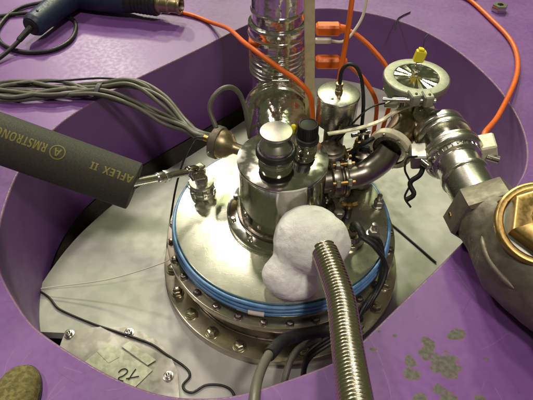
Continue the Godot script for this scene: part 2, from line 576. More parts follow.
func platform() -> void:
	var root := Node3D.new()
	root.name = "platform"
	add_child(root)
	root.set_meta("kind", "structure")
	root.set_meta("label", "purple painted steel platform with an oblong hole and chipped paint")
	root.set_meta("category", "platform")
	var n := hole.size()
	var c := Vector2(0.0, -0.12)
	var st := SurfaceTool.new()
	st.begin(Mesh.PRIMITIVE_TRIANGLES)
	var far := func(p: Vector2) -> Vector2:
		var d := p - c
		return c + d * (1.9 / maxf(absf(d.x), absf(d.y)))
	var put := func(s: SurfaceTool, v: Vector3, nn: Vector3):
		s.set_normal(nn)
		s.set_uv(Vector2(v.x / 1.4 + 0.5, v.z / 1.4 + 0.5))
		s.add_vertex(v)
	for i in n:
		var j := (i + 1) % n
		var a := outward(i, 0.003)
		var b := outward(j, 0.003)
		var A: Vector2 = far.call(a)
		var B: Vector2 = far.call(b)
		for v in [a, B, b, a, A, B]:
			put.call(st, Vector3(v.x, 0, v.y), Vector3.UP)
	part(root, "top", st.commit(), M.paint)
	var se := SurfaceTool.new()
	se.begin(Mesh.PRIMITIVE_TRIANGLES)
	var sw := SurfaceTool.new()
	sw.begin(Mesh.PRIMITIVE_TRIANGLES)
	for i in n:
		var j := (i + 1) % n
		var ni := (hole[i] - outward(i, 0.01)).normalized()
		var nj := (hole[j] - outward(j, 0.01)).normalized()
		var vi := Vector3(ni.x, 0, ni.y)
		var vj := Vector3(nj.x, 0, nj.y)
		var ai := outward(i, 0.003)
		var aj := outward(j, 0.003)
		var mi := outward(i, 0.0008)
		var mj := outward(j, 0.0008)
		var r0 := [Vector3(ai.x, 0, ai.y), Vector3(mi.x, -0.0008, mi.y), Vector3(hole[i].x, -0.003, hole[i].y), Vector3(hole[i].x, -0.215, hole[i].y)]
		var r1 := [Vector3(aj.x, 0, aj.y), Vector3(mj.x, -0.0008, mj.y), Vector3(hole[j].x, -0.003, hole[j].y), Vector3(hole[j].x, -0.215, hole[j].y)]
		var q0 := [Vector3.UP, (Vector3.UP + vi).normalized(), vi, vi]
		var q1 := [Vector3.UP, (Vector3.UP + vj).normalized(), vj, vj]
		for k in 3:
			var s := sw if k == 2 else se
			for t in [[r0[k], q0[k]], [r1[k + 1], q1[k + 1]], [r0[k + 1], q0[k + 1]], [r0[k], q0[k]], [r1[k], q1[k]], [r1[k + 1], q1[k + 1]]]:
				put.call(s, t[0], t[1])
	part(root, "worn_edge", se.commit(), M.edge)
	part(root, "hole_wall", sw.commit(), M.wall_paint)
	var lining := SurfaceTool.new()
	lining.begin(Mesh.PRIMITIVE_TRIANGLES)
	for i in n:
		var j := (i + 1) % n
		var hi := outward(i, 0.004)
		var hj := outward(j, 0.004)
		var g := (hole[i] - outward(i, 0.01)).normalized()
		for v in [Vector3(hi.x, -0.19, hi.y), Vector3(hj.x, -0.95, hj.y), Vector3(hi.x, -0.95, hi.y), Vector3(hi.x, -0.19, hi.y), Vector3(hj.x, -0.19, hj.y), Vector3(hj.x, -0.95, hj.y)]:
			put.call(lining, v, Vector3(g.x, 0, g.y))
	part(root, "pit_lining", lining.commit(), M.cast)
	# the floor of the pit
	var fl := MeshInstance3D.new()
	fl.name = "floor"
	var rim := PackedVector2Array([Vector2(0.05, -0.68), Vector2(0.7, -0.9), Vector2(0.7, 0.6), Vector2(-0.7, 0.6), Vector2(-0.52, 0.26), Vector2(-0.366, 0.19), Vector2(-0.362, 0.152), Vector2(-0.50, 0.145)])
	for v in smooth_path([Vector3(-0.455, 0, 0.135), Vector3(-0.437, 0, 0.07), Vector3(-0.424, 0, 0.02), Vector3(-0.408, 0, -0.028), Vector3(-0.385, 0, -0.078), Vector3(-0.335, 0, -0.156), Vector3(-0.27, 0, -0.226), Vector3(-0.2, 0, -0.297), Vector3(-0.13, 0, -0.372), Vector3(-0.05, 0, -0.46)], 0.012):
		rim.append(Vector2(v.x, v.z))
	fl.mesh = slab(rim, FLOOR_Y - 0.02, FLOOR_Y)
	fl.material_override = M.floor
	fl.set_meta("kind", "structure")
	fl.set_meta("label", "pale grey plate at the bottom of the hole")
	add_child(fl)
	var bt := MeshInstance3D.new()
	bt.name = "pit_bottom"
	bt.mesh = slab(PackedVector2Array([Vector2(-0.9, -1.1), Vector2(0.9, -1.1), Vector2(0.9, 0.8), Vector2(-0.9, 0.8)]), -0.95, -0.93)
	bt.material_override = M.cast
	bt.set_meta("kind", "structure")
	bt.set_meta("label", "dark bottom seen through the gap beside the pit floor")
	add_child(bt)

# ---------------------------------------------------------------- cryostat
func bolts(root: Node3D, called: String, mesh: Mesh, m: Material, count: int, r: float, y: float, phase := 0.0, c := Vector2.ZERO) -> void:
	for i in count:
		var a := TAU * i / count + phase
		part(root, called, mesh, m, Transform3D(Basis(Vector3.UP, i * 1.7), Vector3(c.x + r * cos(a), y, c.y + r * sin(a))))

func bolt_mesh(r: float, h: float) -> ArrayMesh:
	var st := SurfaceTool.new()
	st.append_from(disc(r * 1.3, 0, h * 0.18, 0.0003, 20), 0, Transform3D())
	st.append_from(hexa(r, h * 0.18, h, r * 0.16), 0, Transform3D())
	return st.commit()

func cryostat() -> void:
	var t := thing("cryostat", "round polished steel cryostat with bolted flanges standing in the hole", "cryostat")
	part(t, "base_flange", ring(0.176, 0.213, FLOOR_Y + 0.0005, -0.178, 0.0015, 128), M.stain_and_reflection)
	part(t, "drum", lathe([Vector2(0.177, -0.1785), Vector2(0.177, -0.1165)], 128, 0), M.dark_steel)
	part(t, "weld_bead", tube(smooth_path(circle_path(0.1775, -0.176, 32), 0.01, true), 0.0022, 8, true), M.dark_steel)
	part(t, "middle_flange", ring(0.16, 0.198, -0.117, -0.104, 0.0012, 128), M.stain_and_reflection)
	part(t, "cover_plate", lathe([Vector2(0.17, -0.1035), Vector2(0.179, -0.1035), Vector2(0.179, PLATE_Y), Vector2(0.0, PLATE_Y)], 128, 0.0012), M.plate)
	bolts(t, "base_bolt", bolt_mesh(0.0086, 0.0095), M.stain_and_reflection, 24, 0.1985, -0.178, 0.09)
	bolts(t, "middle_bolt", bolt_mesh(0.0052, 0.0065), M.dark_steel, 30, 0.1905, -0.104, 0.05)
	# the tower on the cover plate
	part(t, "tower_flange", ring(0.06, 0.092, PLATE_Y + 0.0003, PLATE_Y + 0.011, 0.0012, 96), M.polished)
	part(t, "tower_collar", ring(0.06, 0.0745, PLATE_Y + 0.0112, PLATE_Y + 0.017, 0.001, 96), M.dark_steel)
	part(t, "tower", lathe([Vector2(0.069, PLATE_Y + 0.017), Vector2(0.069, 0.0535)], 96, 0), M.polished)
	part(t, "tower_lid", lathe([Vector2(0.06, 0.0537), Vector2(0.0705, 0.0537), Vector2(0.0705, TOP_Y), Vector2(0.0, TOP_Y)], 96, 0.0008), M.polished)
	bolts(t, "tower_bolt", disc(0.0043, 0, 0.005, 0.0008, 20), M.satin, 10, 0.083, PLATE_Y + 0.011, 0.35)

func circle_path(r: float, y: float, n: int, wob := 0.0, sd := 1) -> Array:
	var g := RandomNumberGenerator.new()
	g.seed = sd
	var o := []
	for i in n:
		var a := TAU * i / n
		o.append(Vector3(r * cos(a), y + g.randf_range(-wob, wob), r * sin(a)))
	return o

func blue_hoops() -> void:
	var what := ["topmost thin blue plastic tube wound round the cover plate rim", "middle thin blue plastic tube wound round the cover plate rim", "lowest thin blue plastic tube wound round the cover plate rim"]
	for i in 3:
		single("blue_tube", what[i], "tube", tube(smooth_path(circle_path(0.1825 + i * 0.001, -0.0715 - i * 0.0077, 40, 0.0009, i + 3), 0.008, true), 0.0031, 10, true), M.blue_tube, "blue tubes round the cover plate")
	var j := thing("tube_joiner", "small clear sleeve joining the blue tubes at the front of the rim", "sleeve")
	part(j, "sleeve", tube(PackedVector3Array([Vector3(-0.052, -0.0885, 0.1765), Vector3(-0.028, -0.0885, 0.1815)]), 0.0052, 14), M.white_plastic)
	part(j, "clip", tube(PackedVector3Array([Vector3(-0.069, -0.0885, 0.1705), Vector3(-0.0525, -0.0885, 0.1763)]), 0.004, 12), M.satin)

func tower_fittings() -> void:
	var p := thing("port_plug", "steel plug with flat tan disc and thick black rubber ring", "plug", "", Vector3(-0.011, TOP_Y, 0.012))
	part(p, "socket", lathe([Vector2(0.0265, 0.0002), Vector2(0.0265, 0.009), Vector2(0.0245, 0.0105), Vector2(0.0245, 0.02)], 48, 0.0008), M.polished)
	part(p, "rubber_ring", lathe([Vector2(0.02, 0.0195), Vector2(0.0285, 0.0195), Vector2(0.0305, 0.023), Vector2(0.0305, 0.029), Vector2(0.0285, 0.0325), Vector2(0.02, 0.0325)], 48, 0.001), M.black_rubber)
	part(p, "cone", lathe([Vector2(0.0255, 0.0325), Vector2(0.0245, 0.037), Vector2(0.016, 0.046), Vector2(0.012, 0.05), Vector2(0.012, 0.0585)], 48, 0.001), M.satin)
	part(p, "disc", disc(0.0238, 0.0585, 0.0632, 0.0012), M.dull)
	var k := thing("capped_port", "small steel port closed by a ribbed black plastic cap", "port", "", Vector3(0.0375, TOP_Y, -0.021))
	part(k, "socket", lathe([Vector2(0.0165, 0.0002), Vector2(0.0165, 0.005), Vector2(0.0135, 0.006), Vector2(0.0135, 0.0115), Vector2(0.0165, 0.0125), Vector2(0.0165, 0.018), Vector2(0.0, 0.018)], 40, 0.0007), M.polished)
	part(k, "cap_skirt", lathe([Vector2(0.0155, 0.0182), Vector2(0.0182, 0.0182), Vector2(0.0182, 0.0265), Vector2(0.0155, 0.0275)], 40, 0.0008), M.black_rubber)
	var kc := part(k, "cap", lathe([Vector2(0.0155, 0.0272), Vector2(0.0152, 0.05), Vector2(0.0128, 0.0505), Vector2(0.0125, 0.0493), Vector2(0.0, 0.0493)], 40, 0.0008), M.black)
	for i in 28:
		var a := TAU * i / 28
		part(kc, "grip_rib", block(Vector3(0.0011, 0.02, 0.0014), 0.0003), M.black, Transform3D(Basis(Vector3.UP, -a), Vector3(0.0156 * cos(a), 0.0388, 0.0156 * sin(a))))
	var y := thing("yellow_plug", "tiny yellow plastic plug on the tower lid between the two ports", "plug", "", Vector3(0.0165, TOP_Y, -0.034))
	part(y, "stem", disc(0.003, 0.0002, 0.024, 0.0005, 16), M.dull)
	part(y, "head", lathe([Vector2(0, 0.024), Vector2(0.0045, 0.024), Vector2(0.0055, 0.033), Vector2(0.003, 0.038), Vector2(0, 0.038)], 20, 0.001), M.yellow)

func gauge() -> void:
	# bell shaped port on the tower's side, with a grey connector ring
	var d := Vector3(-0.90, 0.05, -0.42).normalized()
	var base := Vector3(-0.066, 0.022, -0.062)
	var t := thing("gauge_head", "bell shaped tan metal gauge head on the side of the tower", "gauge", "", base)
	var xf := along(Vector3.ZERO, d)
	part(t, "neck", lathe([Vector2(0.0095, -0.02), Vector2(0.0095, 0.012), Vector2(0.0125, 0.016), Vector2(0.019, 0.022), Vector2(0.0245, 0.032), Vector2(0.0255, 0.040)], 48, 0), M.gunbrass, xf)
	part(t, "ring", lathe([Vector2(0.0, 0.04), Vector2(0.0285, 0.04), Vector2(0.0285, 0.052), Vector2(0.0, 0.052)], 48, 0.001), M.cast, xf)
	part(t, "back_cap", lathe([Vector2(0.017, 0.052), Vector2(0.0145, 0.060), Vector2(0.0, 0.061)], 32, 0.001), M.gunbrass, xf)
	part(t, "connector", lathe([Vector2(0.0055, 0.06), Vector2(0.0055, 0.072), Vector2(0.004, 0.073), Vector2(0, 0.073)], 20, 0.0005), M.brass, xf)
	part(t, "screw", disc(0.0025, 0.0, 0.004, 0.0004, 14), M.satin, xf * along(Vector3(0.0, 0.046, -0.0283), Vector3(0, 0, -1)))
	var e := base + d * 0.073
	single("sensor_wire", "thin dark wire dropping from the gauge head to the pit floor", "wire", cord([e, e + Vector3(-0.014, -0.002, 0.0), Vector3(-0.168, -0.02, -0.098), Vector3(-0.19, -0.08, -0.09), Vector3(-0.205, -0.14, -0.06), Vector3(-0.215, FLOOR_Y + 0.002, -0.03), Vector3(-0.2, FLOOR_Y + 0.002, -0.012), Vector3(-0.188, FLOOR_Y + 0.002, -0.01)], 0.0019, 8), M.black_rubber)
	single("looped_cable", "grey cable arching in a high loop over the gauge head", "cable", cord([base + d * 0.045 + Vector3(-0.002, 0.027, -0.006), Vector3(-0.119, 0.075, -0.107), Vector3(-0.108, 0.094, -0.122), Vector3(-0.088, 0.098, -0.135), Vector3(-0.072, 0.082, -0.142), Vector3(-0.062, 0.05, -0.14), Vector3(-0.055, -0.01, -0.135)], 0.0042, 12), M.grey_cable)

func left_valve() -> void:
	var c := Vector3(-0.138, PLATE_Y, -0.052)
	var t := thing("plate_fitting", "round steel fitting with lugs on the cover plate", "fitting", "", c)
	part(t, "foot", lathe([Vector2(0.0225, 0.0002), Vector2(0.0225, 0.008), Vector2(0.0195, 0.0098), Vector2(0.0195, 0.0185), Vector2(0.0215, 0.0195), Vector2(0.0215, 0.0275), Vector2(0.0, 0.0275)], 48, 0.001), M.dull)
	part(t, "nut", hexa(0.0115, 0.0277, 0.038, 0.0012), M.satin)
	part(t, "stem", lathe([Vector2(0.0075, 0.038), Vector2(0.0075, 0.048)], 24, 0), M.satin)
	for a in [0.5, 1.25, 2.1, 3.6]:
		var lg := part(t, "lug", block(Vector3(0.009, 0.011, 0.008), 0.001), M.satin, Transform3D(Basis(Vector3.UP, -a), Vector3(0.0225 * cos(a), 0.0125, 0.0225 * sin(a))))
		part(lg, "screw", disc(0.0022, 0, 0.0015, 0.0003, 12), M.stain_and_reflection, along(Vector3(0.0043, 0, 0), Vector3.RIGHT))
	var e := c + Vector3(0, 0.054, 0)
	var tip := Vector3(-0.225, 0.047, 0.040)
	var d := (tip - e).normalized()
	var r := thing("transfer_rod", "steel transfer rod with angled elbow plugged into the foam tube", "rod", "", e)
	part(r, "elbow", block(Vector3(0.017, 0.0185, 0.017), 0.003), M.polished, Transform3D(Basis(Vector3.UP, -atan2(d.z, d.x)), Vector3.ZERO))
	var xf := along(Vector3.ZERO, d)
	part(r, "block", lathe([Vector2(0.0075, 0.006), Vector2(0.0095, 0.012), Vector2(0.0095, 0.028), Vector2(0.006, 0.031), Vector2(0.006, 0.07)], 28, 0.0008), M.polished, xf)
	part(r, "nut", hexa(0.0098, 0.07, 0.08, 0.001), M.satin, xf)
	part(r, "collar", lathe([Vector2(0.0, 0.0801), Vector2(0.0085, 0.0801), Vector2(0.0085, 0.094), Vector2(0.0065, 0.096), Vector2(0.0065, 0.165)], 28, 0.0008), M.satin, xf)
	part(r, "lever", block(Vector3(0.006, 0.03, 0.012), 0.001), M.satin, xf * Transform3D(Basis(), Vector3(0.0, 0.014, -0.0125)))

func foam_tube() -> void:
	var a := Vector3(-0.2225, 0.0435, 0.044)
	var b := Vector3(-0.713, 0.23, -0.025)
	var d := (b - a).normalized()
	var L := a.distance_to(b)
	var R := 0.0365
	var t := thing("foam_tube", "thick dark foam insulated tube with yellow lettering lying over the rim", "insulated tube", "", a)
	var xf := along(Vector3.ZERO, d)
	var prof := []
	for k in 3:
		prof.append([Vector2(0.0075, 0.02), Vector2(0.0075, 0.0), Vector2(R, 0.0)][k])
	prof.append(Vector2(R, L))
	part(t, "sleeve", lathe(prof, 64, 0.0025), M.foam, xf)
	# lettering bent round the sleeve; it reads from the open end towards the far end
	var right := d                                  # reading direction
	var cam := Vector3(-0.025, 0.6, 0.61)
	var mid := a + d * 0.12
	var out := (cam - mid)
	out = (out - d * out.dot(d)).normalized()
	var up := out.cross(right).normalized()         # top of the letters
	var font := SystemFont.new()
	font.font_names = PackedStringArray(["Droid Sans"])
	font.font_weight = 700
	var put := func(text: String, start: float, height: float, shift: float, called: String, narrow := 1.0):
		var tm := TextMesh.new()
		tm.font = font
		tm.text = text
		tm.font_size = 64
		tm.pixel_size = height / 46.0
		tm.depth = 0.02
		tm.curve_step = 1.5
		tm.horizontal_alignment = HORIZONTAL_ALIGNMENT_LEFT
		tm.vertical_alignment = VERTICAL_ALIGNMENT_CENTER
		var arr := tm.get_mesh_arrays()
		var vs: PackedVector3Array = arr[Mesh.ARRAY_VERTEX]
		var uvs: PackedVector2Array = arr[Mesh.ARRAY_TEX_UV]
		var ix: PackedInt32Array = arr[Mesh.ARRAY_INDEX]
		var st := SurfaceTool.new()
		st.begin(Mesh.PRIMITIVE_TRIANGLES)
		for k in range(0, ix.size(), 3):
			var tri := [vs[ix[k]], vs[ix[k + 1]], vs[ix[k + 2]]]
			if minf(tri[0].z, minf(tri[1].z, tri[2].z)) < 0.001:
				continue
			for v in tri:
				var ang: float = (v.y + shift) / R
				var dir := out * cos(ang) + up * sin(ang)
				st.set_normal(dir)
				st.set_uv(Vector2(v.x, v.y))
				st.add_vertex(right * (start + v.x * narrow) + dir * (R + 0.0004))
		part(t, called, st.commit(), M.print)
	put.call("AFLEX", 0.003, 0.0112, -0.008, "lettering", 0.95)
	put.call("II", 0.0535, 0.0105, -0.008, "lettering")
	put.call("A", 0.1075, 0.0112, -0.009, "lettering")
	put.call("RMSTRONG", 0.1265, 0.0130, -0.009, "lettering", 0.72)
	# the ring round the first letter
	var rs := SurfaceTool.new()
	rs.begin(Mesh.PRIMITIVE_TRIANGLES)
	for i in 48:
		for k in [[i, 0], [i + 1, 1], [i, 1], [i, 0], [i + 1, 0], [i + 1, 1]]:
			var q: float = TAU * k[0] / 48.0
			var rad := 0.0092 if k[1] == 0 else 0.0108
			var ang := (sin(q) * rad - 0.009) / R
			var dir := out * cos(ang) + up * sin(ang)
			rs.set_normal(dir)
			rs.set_uv(Vector2(q, rad))
			rs.add_vertex(right * (0.1122 + cos(q) * rad) + dir * (R + 0.0004))
	part(t, "printed_ring", rs.commit(), M.print)

# ---------------------------------------------------------------- behind the tower
func exhaust() -> void:
	var t := thing("exhaust_pipe", "mirror polished exhaust pipe rising in ringed sections behind the tower", "pipe")
	var back := Vector3(0, 0, -1)
	var o := Vector3(-0.002, 0.0, 0.0)
	part(t, "stub", lathe([Vector2(0.052, 0.06), Vector2(0.052, 0.19)], 64, 0), M.foil, along(o, back))
	part(t, "clamp_ring", lathe([Vector2(0.052, 0.182), Vector2(0.061, 0.182), Vector2(0.065, 0.187), Vector2(0.065, 0.193), Vector2(0.0605, 0.1945), Vector2(0.0605, 0.198), Vector2(0.0665, 0.1995), Vector2(0.0665, 0.207), Vector2(0.061, 0.212), Vector2(0.05, 0.212)], 72, 0.0008), M.foil, along(o, back))
	var bend := []
	for i in 9:
		var a := PI / 2 * i / 8
		bend.append(o + Vector3(0, 0.05 - 0.05 * cos(a), -0.212 - 0.052 * sin(a)))
	part(t, "elbow", tube(PackedVector3Array(bend), 0.0505, 48), M.foil)
	var up := Transform3D(Basis(), o + Vector3(-0.003, 0, -0.264))
	var low := [Vector2(0.0505, 0.048)]
	for yy in [0.052, 0.0605, 0.068, 0.0795, 0.088, 0.0965]:
		low.append(Vector2(0.0495, yy))
		low.append(Vector2(0.0525, yy + 0.0012))
		low.append(Vector2(0.0525, yy + 0.0032))
		low.append(Vector2(0.0492, yy + 0.0044))
	low.append(Vector2(0.049, 0.103))
	part(t, "lower_section", lathe(low, 64, 0.0005), M.foil, up)
	part(t, "barrel_section", lathe([Vector2(0.044, 0.103), Vector2(0.049, 0.1035), Vector2(0.0525, 0.106), Vector2(0.0535, 0.111), Vector2(0.052, 0.116), Vector2(0.0518, 0.126), Vector2(0.0535, 0.1275), Vector2(0.0535, 0.1305), Vector2(0.0518, 0.132), Vector2(0.052, 0.142), Vector2(0.0535, 0.146), Vector2(0.0525, 0.15), Vector2(0.047, 0.153)], 64, 0.0006), M.foil, up)
	part(t, "upper_section", lathe([Vector2(0.0465, 0.152), Vector2(0.0465, 0.17), Vector2(0.0485, 0.1715), Vector2(0.0485, 0.1745), Vector2(0.0465, 0.176), Vector2(0.0465, 0.40), Vector2(0.0505, 0.402), Vector2(0.0505, 0.41), Vector2(0.0465, 0.412), Vector2(0.0465, 0.62), Vector2(0.043, 0.62), Vector2(0.043, 0.5)], 64, 0.0006), M.foil, up)
	part(t, "clamp_screw", tube(PackedVector3Array([Vector3(-0.015, 0.0675, -0.2), Vector3(0.015, 0.0675, -0.2)]), 0.003, 12), M.satin)
	var p := thing("wooden_batten", "pale upright batten standing beside the polished exhaust pipe", "batten", "", Vector3(0.0585, PLATE_Y + 0.0005, -0.168))
	part(p, "stick", block(Vector3(0.0165, 0.56, 0.0095), 0.0012), M.wood, Transform3D(Basis(Vector3.BACK, 0.062), Vector3(-0.0172, 0.28, 0)))

func canister() -> void:
	var c := Vector3(0.0945, 0.02, -0.127)
	var t := thing("canister", "small satin steel canister with a connector on its lid", "canister", "", c)
	part(t, "stand_pipe", lathe([Vector2(0.03, PLATE_Y - 0.02 + 0.0005), Vector2(0.03, PLATE_Y - 0.012), Vector2(0.018, PLATE_Y - 0.011), Vector2(0.018, 0.016)], 40, 0.001), M.dark_steel)
	part(t, "can", lathe([Vector2(0.0, 0.016), Vector2(0.0345, 0.016), Vector2(0.0345, 0.066)], 64, 0.0015), M.satin)
	var ld := part(t, "lid", lathe([Vector2(0.0, 0.0662), Vector2(0.036, 0.0662), Vector2(0.036, 0.071), Vector2(0.0345, 0.0718), Vector2(0.0, 0.0718)], 64, 0.0006), M.satin)
	part(ld, "screw", disc(0.0022, 0.072, 0.0735, 0.0003, 14), M.brass, at(-0.012, 0, 0.016))
	part(ld, "connector", lathe([Vector2(0.0065, 0.0719), Vector2(0.0065, 0.078), Vector2(0.0052, 0.0785), Vector2(0.0052, 0.085), Vector2(0.006, 0.0855), Vector2(0.006, 0.091), Vector2(0.0, 0.091)], 24, 0.0004), M.gunbrass)
	var p := c + Vector3(0, 0.091, 0)
	single("signal_cable", "black signal cable curving off the canister lid connector", "cable", cord([p, p + Vector3(0.001, 0.02, -0.002), p + Vector3(0.01, 0.032, -0.004), p + Vector3(0.024, 0.028, -0.002), p + Vector3(0.034, 0.008, 0.004), p + Vector3(0.041, -0.03, 0.012), p + Vector3(0.044, -0.08, 0.015), p + Vector3(0.046, -0.172, 0.012)], 0.0033, 10), M.black_rubber)
	# clutter of small fittings between the canister and the pipe tee
	var f := thing("needle_valve", "small brass and steel needle valve beside the canister", "valve", "", Vector3(0.135, PLATE_Y + 0.0005, -0.095))
	part(f, "post", lathe([Vector2(0.013, 0), Vector2(0.013, 0.006), Vector2(0.007, 0.007), Vector2(0.007, 0.055), Vector2(0.010, 0.056), Vector2(0.010, 0.07), Vector2(0, 0.07)], 24, 0.0008), M.dark_steel)
	part(f, "bonnet", hexa(0.0085, 0.07, 0.083, 0.001), M.brass)
	part(f, "stem", lathe([Vector2(0.004, 0.083), Vector2(0.004, 0.1), Vector2(0, 0.1)], 16, 0.0005), M.polished)
	part(f, "handle", tube(PackedVector3Array([Vector3(-0.016, 0.096, 0.005), Vector3(0.016, 0.096, -0.005)]), 0.0035, 12), M.polished)
	part(f, "side_tube", tube(smooth_path([Vector3(0.0, 0.063, 0.0), Vector3(-0.02, 0.063, 0.006), Vector3(-0.036, 0.055, 0.014), Vector3(-0.04, 0.02, 0.02), Vector3(-0.04, 0.002, 0.02)]), 0.0042, 12), M.gunbrass)

func orange_cables() -> void:
	single("orange_cable", "orange cable running from behind the heat gun nozzle to the exhaust pipe", "cable", cord([Vector3(-0.30, 0.0055, -0.60), Vector3(-0.218, 0.0055, -0.578), Vector3(-0.155, 0.008, -0.53), Vector3(-0.105, 0.05, -0.42), Vector3(-0.068, 0.105, -0.27), Vector3(-0.038, 0.125, -0.195), Vector3(0.0, 0.118, -0.155), Vector3(0.028, 0.108, -0.135), Vector3(0.048, 0.085, -0.125), Vector3(0.056, 0.03, -0.118)], 0.0045, 12), M.orange)
	single("orange_cable", "orange cable hanging steeply down to the canister", "cable", cord([Vector3(0.125, 0.42, -0.33), Vector3(0.123, 0.28, -0.28), Vector3(0.114, 0.17, -0.225), Vector3(0.104, 0.09, -0.19), Vector3(0.098, 0.02, -0.175), Vector3(0.1, -0.06, -0.17)], 0.0045, 12), M.orange)
	var paths := [
		[Vector3(0.112, 0.106, -0.315), Vector3(0.14, 0.10, -0.31), Vector3(0.175, 0.08, -0.285), Vector3(0.205, 0.05, -0.255), Vector3(0.213, 0.0, -0.235), Vector3(0.205, -0.08, -0.225), Vector3(0.2, -0.186, -0.22)],
		[Vector3(0.112, 0.06, -0.275), Vector3(0.135, 0.054, -0.268), Vector3(0.165, 0.03, -0.25), Vector3(0.188, -0.01, -0.235), Vector3(0.19, -0.09, -0.23), Vector3(0.18, -0.186, -0.24)]]
	var words := ["orange extension plug with lead, the upper of two beside the batten", "orange extension plug with lead, the lower of two beside the batten"]
	for i in 2:
		var t := thing("extension_plug", words[i], "plug", "orange plugs beside the batten", paths[i][0])
		var q := []
		for v in paths[i]:
			q.append(v - paths[i][0])
		var pb := part(t, "body", block(Vector3(0.046, 0.021, 0.024), 0.004), M.orange, at(-0.021, 0, 0))
		part(pb, "shoulder", lathe([Vector2(0.009, 0), Vector2(0.0065, 0.014), Vector2(0, 0.014)], 20, 0.001), M.orange, along(Vector3(0.0225, 0, 0), Vector3.RIGHT))
		part(t, "lead", cord(q, 0.0043, 12), M.orange)
	var w := thing("white_lead", "thin white lead with connector between the two orange plugs", "cable", "", Vector3(0.07, 0.09, -0.30))
	part(w, "connector", block(Vector3(0.03, 0.009, 0.009), 0.001), M.white_plastic, at(0.012, 0.0, 0.0))
	part(w, "lead", cord([Vector3(0.025, 0, 0), Vector3(0.05, -0.001, 0.0), Vector3(0.07, 0.015, -0.01), Vector3(0.085, 0.045, -0.02), Vector3(0.09, 0.12, -0.03), Vector3(0.092, 0.3, -0.04)], 0.0028, 10), M.white_plastic)
	single("orange_cable", "orange cable curving over the platform to the white clamp block", "cable", cord([Vector3(0.38, 0.0055, -0.76), Vector3(0.44, 0.0055, -0.69), Vector3(0.474, 0.0055, -0.645), Vector3(0.497, 0.0055, -0.55), Vector3(0.512, 0.0055, -0.455), Vector3(0.50, 0.0065, -0.37), Vector3(0.463, 0.012, -0.28), Vector3(0.385, 0.03, -0.148), Vector3(0.330, 0.058, -0.066), Vector3(0.318, 0.05, -0.035)], 0.0048, 12), M.orange)

# ---------------------------------------------------------------- right hand pipe work
func clamp_ring(root: Node3D, called: String, xf: Transform3D, r: float, m: Material) -> void:
	part(root, called, lathe([Vector2(r * 0.62, -0.011), Vector2(r * 0.9, -0.011), Vector2(r, -0.007), Vector2(r, -0.0015), Vector2(r * 0.93, -0.0008), Vector2(r * 0.93, 0.0008), Vector2(r, 0.0015), Vector2(r, 0.007), Vector2(r * 0.9, 0.011), Vector2(r * 0.62, 0.011)], 64, 0.0007), m, xf)

